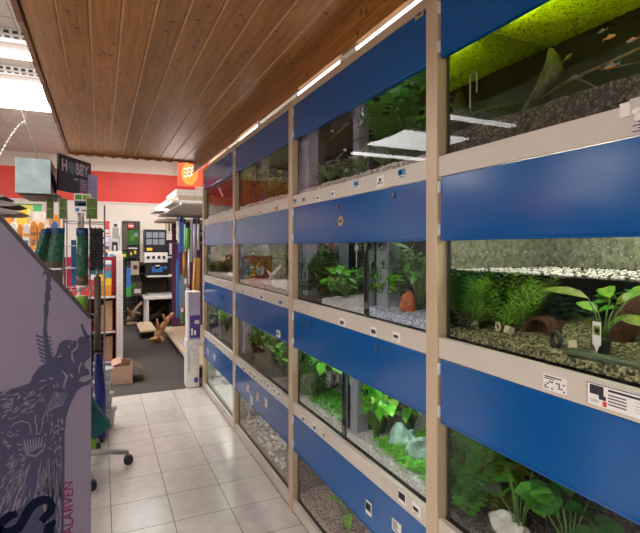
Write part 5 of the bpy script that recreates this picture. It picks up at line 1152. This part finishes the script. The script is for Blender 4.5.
# ------------------------------------------------------------------ left gondola with orange packs
YL = 5.7
zsh2 = onY(30, 250, YL).z
g = thing('tall_shelf', (-1.1, YL+.3, 0), 'tall shop shelf with orange packs at far left behind the lavender board', 'shelf')
xr2 = onY(60, 250, YL).x
for z in (.12, .62, zsh2):
    bx('shelf', (-2.2, xr2, YL, YL+.5, z-.025, z), 'white_metal', g)
bx('back_panel', (-2.2, xr2, YL+.505, YL+.53, 0, zsh2+.1), 'shelf_dark', g)
for x in (-2.2, xr2-.03): bx('upright', (x, x+.03, YL+.531, YL+.57, 0, zsh2+.12), 'white_metal', g)
PK = [(9, 17, 222, 'pack_white', 'white and orange pack, leftmost on the tall shelf'), (17, 23, 224, 'pack_orange', 'orange pack between two white packs on the tall shelf'), (22.5, 30, 223, 'pack_white', 'white and orange pack left of the two orange packs'),
      (30, 37, 221, 'pack_orange', 'left one of the two plain orange packs on tall shelf'), (37.2, 44, 222, 'pack_orange', 'right one of the two plain orange packs on tall shelf'), (44.5, 50, 225, 'pack_white', 'pale pack right of the orange packs on tall shelf'), (50.5, 58, 221, 'pack_blue', 'blue topped pack at right end of the tall shelf')]
for i, (a, c, y, m, d) in enumerate(PK):
    x0, x1, z0, z1 = rect(a, y, c, 250, YL+.05); t = thing('food_pack', ((x0+x1)/2, YL+.1, zsh2), d, 'pack', 'packs on the tall shelf'); mb = MB()
    xm = (x0+x1)/2; w = (x1-x0)/2*.94; H = z1-zsh2
    mb.prism([(xm-w, YL+.06, zsh2), (xm+w, YL+.06, zsh2), (xm+w, YL+.06, zsh2+H*.8), (xm+w*.75, YL+.06, zsh2+H*.93), (xm+w*.3, YL+.06, zsh2+H), (xm-w*.3, YL+.06, zsh2+H), (xm-w*.75, YL+.06, zsh2+H*.93), (xm-w, YL+.06, zsh2+H*.8)], (0, .1, 0), m); obj('body', mb, t, bevel=.004)
    mb = MB(); o2 = 'pack_orange' if m == 'pack_white' else 'pack_white' if m == 'pack_blue' else 'terracotta'
    mb.box(xm-w*.8, xm+w*.8, YL+.058, YL+.0596, zsh2+H*.5, zsh2+H*.62, o2); mb.box(xm-w*.6, xm+w*.5, YL+.058, YL+.0596, zsh2+H*.15, zsh2+H*.36, 'pack_blue' if i % 3 == 2 else o2); obj('print', mb, t)
# second row of packs behind, taller
for i in range(8):
    x = xr2-.12-i*.15; z1 = zsh2+.38+.03*(i % 3); mm = ['pack_orange', 'pack_white', 'pack_yellow'][i % 3]
    carton_(x, x+.10, YL+.22, YL+.4, zsh2, z1, mm, ['%s box in the back row of the tall shelf, %s from its right end' % (['orange', 'white', 'yellow'][i % 3], ['first', 'second', 'third', 'fourth', 'fifth', 'sixth', 'seventh', 'eighth'][i])][0], name='food_box', group='back row boxes')
# yellow, white and green wall poster below the band
x0, x1, z0, z1 = rect(14, 205, 42, 217.5, 9.97); t = thing('wall_poster', ((x0+x1)/2, 9.98, z0), 'yellow, white and green poster on the wall beneath the red band', 'poster')
bx('sheet', (x0, x1, 9.965, 9.995, z0, z1), 'paper_white', t); W_ = x1-x0
mb = MB(); mb.box(x0+W_*.68, x1, 9.961, 9.9645, z0, z1, 'sign_green'); mb.box(x0, x0+W_*.66, 9.961, 9.9645, z0+(z1-z0)*.55, z1, 'sign_yellow'); mb.box(x0, x1, 9.961, 9.9645, z1+.001, z1+.02, 'leaf_mid'); obj('print', mb, t)
# ------------------------------------------------------------------ back of the shop
YK = 9.9
# dark stone-coloured back shelving
zk = onY(150, 262, YK).z
g = thing('back_shelving', (.4, 9.8, 0), 'dark brown stone filled shelving along the back wall behind white table', 'shelf')
bx('back_panel', (-.6, 1.7, 9.93, 9.97, 0, zk), 'stone_brown', g)
for z in (.15, .55, .95, zk-.03): bx('shelf', (-.6, 1.7, 9.55, 9.929, z-.03, z), 'shelf_dark', g)
rnd = random.Random(4)
for k in range(9):
    x = -.15+k*.19; z = [.95, .55, .15][k % 3]; mb = MB(); mb.ico((x, 9.70, z+.088), .13, 'stone_brown', 2, .3, 1.4, (.8, .9, .75), None, k)
    obj('decor_stone', mb, None, 'brown decor stone on the %s back shelf, %s' % (['upper', 'middle', 'lower'][k % 3], ['far left', 'left of the table', 'left of centre', 'behind the white table', 'behind the glass tank', 'just right of the tank', 'right of the table', 'at right', 'far right'][k]), 'stone', 'stones on the back shelving')
def hang(a, y0, c, y1, Y, m, label, extra=None, dpt=.04, name='hanging_pack', cat='package'):
    x0, x1, z0, z1 = rect(a, y0, c, y1, Y); return carton_(x0, x1, Y, Y+dpt, z0, z1, m, label, cat, name, extra)
hang(118.5, 236.5, 122, 251, 9.4, 'tube_clear', 'silver bagged item hanging right of the red pack on back wall')
hang(103.5, 221, 109.5, 234, 9.4, 'pack_red', 'red and white pack hanging at left on the back wall', [(.1, .9, .1, .35, 'pack_white')])
hang(103.5, 235, 110, 244, 9.4, 'pack_lilac', 'lilac pack hanging below the red pack on back wall', [(.2, .8, .3, .7, 'pack_white')])
hang(111, 222, 120, 240.5, 9.4, 'pack_white', 'white tall pack hanging between red pack and dark rack', [(.15, .85, .1, .7, 'steel'), (.3, .7, .75, .9, 'pack_black')])
hang(112, 242, 117.5, 259, 9.35, 'pack_black', 'black pack hanging under the white tall pack', [(.3, .7, .5, .8, 'fish_pale')])
hang(102, 246, 109, 262, 9.3, 'pack_purple', 'purple pack with yellow spot low on the back wall at left', [(.5, .9, .6, .8, 'pack_yellow'), (.1, .5, .2, .4, 'pack_white')])
hang(108, 251, 122, 261, 9.1, 'pack_white', 'pale box under the black pack on the back wall', [(.1, .4, .2, .7, 'pack_teal'), (.5, .9, .3, .6, 'pack_yellow')])
# dark tall grid rack with packages
x0, x1, z0, z1 = rect(122, 221, 140, 258, 9.45)
g = thing('grid_rack', ((x0+x1)/2, 9.5, 0), 'dark grid wall rack full of packs left of the black box', 'rack')
bx('back_panel', (x0, x1, 9.5, 9.52, 0, z1), 'pack_black', g)
mb = MB()
for k in range(7): x = x0+(x1-x0)*k/6; mb.tube([(x, 9.49, .02), (x, 9.49, z1)], .005, 'metal_grey', 6)
for k in range(12): z = .1+(z1-.1)*k/11; mb.tube([(x0, 9.482, z), (x1, 9.482, z)], .004, 'metal_grey', 6)
obj('grid', mb, g)
hang(128, 223.5, 134, 228.5, 9.42, 'pack_red', 'red label pack at the top of the dark grid rack', [(.15, .85, .35, .65, 'pack_white')])
hang(127, 230, 139, 245, 9.42, 'leaf_dark', 'dark green picture pack in middle of the grid rack', [(.3, .6, .3, .6, 'leaf_mid'), (.6, .9, .55, .8, 'filter_grey')])
hang(122.5, 224, 127, 250, 9.42, 'tube_brown', 'tall olive brown strip pack at left of the grid rack')
t = hang(127.5, 246.5, 138.5, 258, 9.38, 'pack_black', 'black pack with yellow dots at the bottom of grid rack', [(.25, .4, .25, .5, 'pack_yellow'), (.6, .8, .35, .65, 'pack_yellow'), (.1, .9, .8, .9, 'pack_white')])
hang(121, 252, 127, 259, 9.36, 'leaf_dark', 'small dark pack with yellow print at lower left of grid rack', [(.3, .8, .3, .7, 'pack_yellow')])
hang(126.5, 268, 130.8, 287, 9.0, 'pack_blue', 'blue bottle shaped pack above a green one near table', None, .08); hang(126, 287.2, 131, 297, 9.0, 'pack_green', 'green pack below the blue one left of the table', None, .08)
hang(131, 261, 139, 275, 9.4, 'card_edge', 'tan hanging bag left of the white table tank', [(.3, .8, .4, .7, 'coconut')]); hang(129, 282, 142, 296, 9.3, 'tube_brown', 'brown decor pack lying left of the white table', [(.1, .5, .6, .9, 'leaf_mid'), (.4, .9, .2, .5, 'fish_pale')])
# white side table with small tank and boxes stacked on it
YT = 8.95
xa, xb, _, zt = rect(144, 296, 178.5, 325, YT); zt = onY(160, 296.5, YT).z
g = thing('white_table', ((xa+xb)/2, YT+.3, 0), 'white square table carrying glass tank and boxes at end of the aisle', 'table')
mb = MB(); mb.box(xa, xb, YT, YT+.55, zt-.05, zt, 'white_metal'); obj('tabletop', mb, g, bevel=.006)
for x in (xa+.03, xb-.075):
    for y in (YT+.03, YT+.47): bx('leg', (x, x+.055, y, y+.05, 0.003, zt-.0505), 'white_metal', g, .004)
x0, x1, _, z1 = rect(149, 272, 172, 296, YT+.1); z0 = zt+.0005; zl1 = onY(160, 277, YT+.1).z
t = thing('glass_tank', ((x0+x1)/2, YT+.28, z0), 'small empty glass tank with white rims on the white table', 'tank')
mb = MB()
for bb in ((x0, x1, YT+.1, YT+.106), (x0, x1, YT+.44, YT+.446), (x0, x0+.006, YT+.1065, YT+.4395), (x1-.006, x1, YT+.1065, YT+.4395)): mb.box(*bb, z0+.035, zl1, 'clear_glass')
obj('glass', mb, t)
bx('base_rim', (x0-.012, x1+.012, YT+.088, YT+.458, z0, z0+.034), 'bucket_grey', t, .003); bx('top_rim', (x0-.03, x1+.03, YT+.075, YT+.47, zl1+.0005, zl1+.03), 'white_metal', t, .003)
zc = zl1+.031
x0, x1, _, z1 = rect(146.5, 262.5, 168, 277, YT+.1); carton_(x0, x1, YT+.1, YT+.42, zc, z1, 'pack_black', 'black box with blue picture on top of the glass tank', extra=[(.25, .75, .25, .7, 'pack_blue'), (.4, .6, .5, .8, 'fish_pale'), (.8, .95, .5, .7, 'pack_blue')])
x0, x1, _, z2 = rect(144.5, 252.5, 167.5, 262.5, YT+.1); t = carton_(x0, x1, YT+.09, YT+.43, z1+.001, z2, 'pack_white', 'flat white box with small pictures under the tall black box', extra=[(.1, .22, .35, .65, 'pack_black'), (.33, .45, .35, .65, 'pack_black'), (.56, .68, .35, .65, 'pack_black'), (.78, .9, .35, .65, 'pack_black')])
x0, x1, _, z3 = rect(144.5, 229.5, 166.5, 252.5, YT+.1); t = carton_(x0, x1, YT+.1, YT+.4, z2+.001, z3, 'pack_black', 'tall black box with pale text columns, topmost in table stack', extra=[(.08+.29*i, .33+.29*i, .34+.3*j, .58+.3*j, 'filter_grey') for i in range(3) for j in range(2)]+[(.1, .35, .08, .2, 'pack_yellow')])
# tall dark cupboard with items right of the stack
x0, x1, z0, z1 = rect(168, 258, 177, 320, 9.35); g = thing('dark_cabinet', ((x0+x1)/2, 9.5, 0), 'dark narrow cabinet right of the table stack', 'cabinet')
bx('body', (x0, x1, 9.37, 9.6, .003, z1), 'pack_black', g); bx('top', (x0-.02, x1+.02, 9.35, 9.62, z1+.0005, z1+.03), 'pack_white', g); bx('door', (x0+.02, x1-.02, 9.36, 9.3695, .08, z1-.04), 'shelf_dark', g)
zc = z1+.031
x0, x1, _, z1 = rect(166.5, 240, 176, 257, 9.36); carton_(x0, x1, 9.38, 9.55, zc, z1, 'pack_black', 'black pack with pale figure standing on the dark cabinet', extra=[(.3, .7, .1, .8, 'fish_pale')])
x0, x1, _, z2 = rect(166, 234.5, 177, 240, 9.36); carton_(x0, x1, 9.37, 9.56, z1+.001, z2, 'pack_white', 'pale pink flat box above the black figure pack', extra=[(.1, .9, .3, .6, 'fish_pale')])
x0, x1, _, z3 = rect(166.5, 218, 176.5, 234.5, 9.36); carton_(x0, x1, 9.37, 9.56, z2+.001, z3, 'card_edge', 'beige pack with dark slanted stripes above the pale flat box', extra=[(0, 1, .8, .97, 'pack_black'), (.2, .35, .2, .7, 'pack_black'), (.5, .65, .2, .7, 'pack_black')])
# low plank benches and driftwood on the carpet
def plank_bench(p0, p1, w, h, m, label):
    P0, P1 = Vector((p0[0], p0[1], 0)), Vector((p1[0], p1[1], 0)); d = (P1-P0).normalized(); nr = Vector((-d.y, d.x, 0))*w
    t = thing('low_bench', (P0+P1)/2+Vector((0, 0, .003)), label, 'bench'); mb = MB(); q = [P0, P1, P1+nr, P0+nr]; mb.prism([v+Vector((0, 0, h-.025)) for v in q], (0, 0, .025), m); obj('board', mb, t)
    for u in (.12, .85):
        c = P0.lerp(P1, u); mb = MB(); q = [c+nr*.1, c+d*.05+nr*.1, c+d*.05+nr*.9, c+nr*.9]; mb.prism([v+Vector((0, 0, .003)) for v in q], (0, 0, h-.0285), 'shelf_dark'); obj('support', mb, t)
a0 = onZ(141, 330, .14); plank_bench((onZ(152, 332, .14).x-.16, 7.9), (onZ(152, 332, .14).x-.16, 8.85), -.24, .14, 'pale_board', 'short low plank bench in front of the white table')
def DW(px, py, Y): return onY(px, py, Y)
wood_branch([([DW(155, 342, 7.5), DW(160, 331, 7.5), DW(167, 321, 7.5), DW(172, 313, 7.5)], [.035, .055, .04, .022]), ([DW(172, 313, 7.5), DW(174, 314, 7.5)], [.025, .014]), ([DW(159, 332, 7.5), DW(157, 319, 7.4)], [.03, .012]), ([DW(160, 331, 7.5), DW(166, 322, 7.4), DW(163, 314, 7.35)], [.03, .025, .01]), ([DW(157, 338, 7.45), DW(148, 341, 7.4)], [.035, .02]), ([DW(160, 334, 7.5), DW(164, 342, 7.4)], [.03, .02])], 'driftwood_orange', 'orange-brown branching driftwood root standing on the carpet', seg=9)
t = wood_branch([([DW(128, 322, 8.8), DW(134, 312, 8.8), DW(142, 302, 8.9)], [.05, .04, .02]), ([DW(131, 316, 8.8), DW(127, 308, 8.7)], [.03, .015]), ([DW(126, 324, 8.75), DW(138, 324, 8.7)], [.045, .03]), ([DW(134, 312, 8.8), DW(141, 314, 8.7)], [.03, .015])], 'driftwood', 'dark brown driftwood heap left of the white table', seg=9)
wood_branch([([DW(150, 318, 9.45), DW(160, 314, 9.45), DW(170, 318, 9.45)], [.05, .06, .04]), ([DW(160, 314, 9.45), DW(165, 305, 9.4)], [.03, .012])], 'driftwood_dark', 'dark driftwood piece lying under the white table', seg=9)
# ------------------------------------------------------------------ right hand shelf beyond the aquariums
xf = .93
g = thing('wall_shelf', (1.3, 6.9, 0), 'long wall shelf beyond the aquariums with pale base board and white top', 'shelf')
bx('base', (xf+.04, 1.7, 5.35, 8.1, .003, .115), 'shelf_dark', g); bx('base_board', (xf-.02, 1.7, 5.33, 8.12, .1155, .145), 'pale_board', g)
bx('back_panel', (1.68, 1.7, 5.35, 8.1, .1455, 2.2), 'bucket_grey', g); bx('end_panel', (xf+.12, 1.679, 8.08, 8.1, .1455, 1.9), 'pack_maroon', g)
ztp = onY(180, 205, 6.0).z
bx('top_board', (xf-.10, 1.679, 5.6, 8.079, ztp-.03, ztp), 'white_metal', g, .004)
mb = MB()
for k in range(3): mb.box(1.66, 1.679, 5.5+k*1.25, 5.54+k*1.25, .15, ztp-.031, 'metal_grey')
obj('upright', mb, g)
for z in (1.72, 1.62, 1.5):
    mb = MB()
    for k in range(9): y = 5.75+k*.25; mb.tube([(1.66, y, z), (xf+.12, y, z), (xf+.11, y, z+.02)], .004, 'metal_grey', 6)
    obj('hook_row', mb, g)
# white sheets and panels on the top board
for i, (px0, px1, py0, py1, Y, m, d) in enumerate(((172, 200, 200, 205, 5.75, 'styrofoam', 'flat white foam sheet on the wall shelf top, lowest'), (178, 201, 192.5, 200, 5.8, 'card_edge', 'tan cardboard slab between white sheets on the shelf top'), (176, 202, 184.5, 192, 5.8, 'styrofoam', 'thick white box topmost on the wall shelf'))):
    x0, x1, z0, z1 = rect(px0, py0, px1, py1, Y); h_ = [.035, .06, .07][i]; zz0 = ztp+.001+[0, .036, .097][i]
    carton_(x0, 1.5, Y, Y+.9, zz0, zz0+h_, m, d, 'box', 'foam_sheet')
mb = MB(); p0, p1, p2 = onY(160, 206, 7.3), onY(182, 188, 6.2), onY(170, 208, 6.6)
x0 = .70
mb.prism([(x0, 7.9, ztp+.004), (x0+.45, 7.7, ztp+.004), (x0+.45, 7.7, ztp+.02), (x0+.14, 7.84, ztp+.16), (x0, 7.9, ztp+.05)], (0, -.7, 0), 'plastic_white'); obj('white_bag', mb, None, 'crumpled white plastic bag on the far end of shelf top', 'bag', bevel=.02)
x0, x1, z0, z1 = rect(160, 210, 182, 213, 7.0); carton_(x0+.02, 1.6, 7.4, 8.0, ztp-.13, ztp-.09, 'card_edge', 'thin tan board jutting below the shelf top at far end', 'board', 'thin_board')
# hanging nets, tubes and canes
def hanger(px0, px1, y0, y1, Y, m, label, name, cat, round_=True, cap=None, lean=0):
    x0, x1, z0, z1 = rect(px0, y0, px1, y1, Y); t = thing(name, ((x0+x1)/2, Y, z0), label, cat); mb = MB(); xm = (x0+x1)/2; r = (x1-x0)/2
    if round_: mb.tube([(xm-lean, Y, z0), (xm-lean*.3, Y, z0+(z1-z0)*.6), (xm, Y, z1)], [r, r, r*.9], m, 14)
    else: mb.box(x0, x1, Y, Y+.03, z0, z1, m)
    obj('body', mb, t, bevel=0 if round_ else .004)
    mb = MB(); mb.box(xm-r*.9, xm+r*.9, Y-.004, Y+.006, z1+.001, z1+.07, cap or 'pack_blue'); mb.tube([(xm, Y, z1+.07), (xm, Y, z1+.10)], .003, 'steel', 6); obj('hang_card', mb, t)
hanger(179.5, 183.8, 222, 252, 6.3, 'pack_blue', 'dark blue bundle hanging leftmost under the wall shelf', 'net_bundle', 'bundle', False, 'print_blue_top')
hanger(185.5, 189.5, 228, 249, 6.1, 'net_green', 'bright green tube hanging under the wall shelf', 'green_tube', 'tube', True, 'print_blue_top')
hanger(190.2, 192.4, 226, 262, 6.1, 'tube_clear', 'clear narrow tube hanging right of the bright green tube', 'clear_tube', 'tube', True, 'pack_white')
hanger(192.8, 196.8, 224, 258, 5.9, 'pack_lilac', 'lilac tube hanging rightmost under the wall shelf', 'lilac_tube', 'tube', True, 'pack_purple')
hanger(182.6, 186.4, 252, 278, 6.35, 'cane_orange', 'orange-brown scoop handle hanging below blue bundle', 'scoop', 'scoop', True, 'pack_white')
hanger(187.8, 189.8, 252, 285, 6.2, 'plastic_white', 'white thin stick hanging below the bright green tube', 'white_stick', 'stick', True, 'pack_white')
hanger(176.2, 179.3, 264, 318, 7.2, 'pack_blue', 'tall blue strip standing at left end of the wall shelf', 'blue_strip', 'strip', False, 'pack_blue')
hanger(179.8, 185.5, 280, 308, 6.5, 'filter_grey', 'grey net bag with teal end hanging low under wall shelf', 'net_bag', 'net', False, 'pack_teal')
hanger(184, 187, 284, 300, 6.45, 'pack_teal', 'small teal pack hanging low beside the grey net bag', 'teal_pack', 'package', False, 'pack_white')
hanger(180, 183, 300, 318, 6.9, 'terracotta', 'reddish pack hanging lowest under the wall shelf', 'red_pack', 'package', False, 'pack_white')
hanger(176.5, 179, 221, 240, 6.9, 'pack_white', 'white narrow pack hanging farthest left below the wall shelf', 'white_pack', 'package', False, 'pack_blue')
hanger(183.8, 185.4, 224, 250, 6.5, 'plastic_white', 'white stick hanging between blue bundle and green tube', 'white_stick', 'stick', True, 'pack_black')
hanger(197.2, 199.6, 224, 250, 5.7, 'tube_clear', 'clear tube hanging beside the last cream post', 'clear_tube', 'tube', True, 'pack_black')
hanger(177.5, 180.5, 243, 262, 7.0, 'pack_purple', 'purple pack hanging below white narrow pack at far end', 'purple_pack', 'package', False, 'pack_white')
hanger(181, 183.5, 312, 324, 6.7, 'pack_green', 'green pack hanging lowest beside the reddish pack', 'green_pack', 'package', False, 'pack_white')
hanger(186.5, 189.5, 288, 310, 6.2, 'pack_white', 'white pack hanging low between teal pack and orange canes', 'white_pack', 'package', False, 'pack_red')
for i, (a, b_, d) in enumerate((((190.5, 338), (195, 258), 'leftmost orange cane leaning by the aquarium rack end'), ((193, 338), (197.5, 258), 'middle orange cane leaning by the aquarium rack end'), ((195.5, 338), (199, 258), 'rightmost orange cane leaning by the aquarium rack end'))):
    p0, p1 = onY(*a, 5.55), onY(*b_, 5.7); p0.z = .148; mb = MB(); mb.tube([p0, p0.lerp(p1, .5)+Vector((.004, 0, 0)), p1], .017, 'cane_orange', 10); obj('cane', mb, None, d, 'cane', 'orange canes')
x0, x1, z0, z1 = rect(174, 331, 184, 346, 6.9); t = thing('blue_book', (1.05, 6.6, .1455), 'teal blue flat pack lying on the pale base board', 'pack'); bx('cover', (.97, 1.22, 6.35, 6.75, .1455, .19), 'paper_grey', t, .003); bx('print', (1.0, 1.19, 6.4, 6.68, .1905, .194), 'pack_teal', t)
mb = MB(); c = Vector((.99, 5.75, .165))
for k in range(4): mb.tube([c+Vector((.05*math.cos(a)*(1-.1*k), .07*math.sin(a)*(1-.1*k), .018*k+.006*math.sin(3*a))) for a in [2*math.pi*j/18 for j in range(19)]], .008, 'plastic_black', 7, False)
obj('hose_coil', mb, None, 'black coiled hose on the near end of pale base board', 'hose')
# leaning carton beside the last post
P = [onX(187.5, 388, .83), onX(199.5, 389, .90)]
x0, x1, _, zt2 = rect(188, 293, 200.5, 388, 4.99); za = onY(194, 340, 4.99).z
t = thing('tall_carton', ((x0+x1)/2, 5.05, .003), 'tall white and lilac carton standing at the end of the aquarium rack', 'box')
rt = Matrix.Rotation(R(-2.5), 3, 'Y'); pv = ((x0+x1)/2, 5.1, .003)
mb = MB(); mb.box(x0-.012, x1-.01, 5.0, 5.16, .003, za, 'pack_white'); obj('lower_box', mb, t, bevel=.003)
mb = MB(); mb.box(x0, x1, 5.0, 5.16, za+.0005, zt2, 'pack_lilac'); mb.box(x0-.002, x0+.012, 4.999, 5.161, za+.001, zt2+.001, 'pack_white'); mb.box(x0, x1, 4.999, 5.161, zt2, zt2+.012, 'pack_white'); obj('upper_box', mb, t)
W_ = x1-x0; mb = MB()
mb.box(x0+.02, x1-.004, 4.9965, 4.9985, za+.02, za+(zt2-za)*.52, 'pack_purple'); mb.box(x0+W_*.25, x0+W_*.4, 4.995, 4.9962, za+.05, za+.12, 'pack_white'); mb.box(x0+W_*.5, x0+W_*.65, 4.995, 4.9962, za+.05, za+.10, 'pack_white'); mb.box(x0+W_*.55, x0+W_*.9, 4.995, 4.9962, za+(zt2-za)*.34, za+(zt2-za)*.42, 'pack_white')
mb.box(x0+.005, x0+.02, 4.997, 4.9995, za*.35, za*.85, 'paper_grey'); mb.box(x1-.06, x1-.025, 4.997, 4.9995, .05, .10, 'pack_purple'); obj('print', mb, t)
# orange sign board above the right shelf
x0, x1, z0, z1 = rect(178, 160, 199, 186, 6.8)
t = thing('orange_sign', ((x0+x1)/2, 6.8, z0), 'orange and red sign board with white script above the right shelf', 'sign')
bx('board', (x0, x1+.25, 6.8, 6.83, z0, z1), 'sign_redorange', t); W_, H_ = x1-x0, z1-z0
mb = MB(); pts = [(x0+W_*(.55+.40*math.cos(a)), 6.797, z0+H_*(.48+.44*math.sin(a))) for a in [2*math.pi*k/24 for k in range(24)]]; mb.prism(pts, (0, .0025, 0), 'sign_orange'); obj('disc', mb, t)
mb = MB()
for j in range(3):
    pts = [(x0+W_*(.28+.065*k), 6.794, z0+H_*(.62-.14*j+.05*math.sin(k*2.1+j)+.03*k/2)) for k in range(9-j)]; mb.tube(pts, .009, 'paper_white', 6)
obj('lettering', mb, t)
mb = MB(); mb.tube([(x0+W_*.2, 6.815, z1), (x0+W_*.2, 6.815, ZC)], .003, 'steel', 6); mb.tube([(x1+.15, 6.815, z1), (x1+.15, 6.815, ZC)], .003, 'steel', 6); obj('hanger', mb, t)

# ------------------------------------------------------------------ camera, world, view
cam = bpy.data.cameras.new('camera'); co = bpy.data.objects.new('camera', cam); C.objects.link(co); bpy.context.scene.camera = co
co.location = (0, 0, EYE); co.rotation_euler = (R(90), 0, -TH)
cam.sensor_fit = 'HORIZONTAL'; cam.sensor_width = 36; cam.lens = 36*F/640; cam.shift_y = -(266.5-HY)/640; cam.clip_start = .05
w = bpy.data.worlds.new('world'); bpy.context.scene.world = w; w.use_nodes = True
bg = w.node_tree.nodes.get('Background') or w.node_tree.nodes.new('ShaderNodeBackground'); bg.inputs[0].default_value = (.05, .05, .05, 1); bg.inputs[1].default_value = 1
sc = bpy.context.scene
vs = sc.view_settings; sc.display_settings.display_device = 'sRGB'; vs.view_transform = 'Standard'; vs.look = 'None'; vs.exposure = -.22; vs.gamma = 1; vs.use_curve_mapping = False
cy = sc.cycles; cy.use_denoising = True; cy.max_bounces = 8; cy.diffuse_bounces = 4; cy.glossy_bounces = 4; cy.transmission_bounces = 6; cy.transparent_max_bounces = 24; cy.caustics_reflective = False; cy.caustics_refractive = False
cy.sample_clamp_indirect = 6
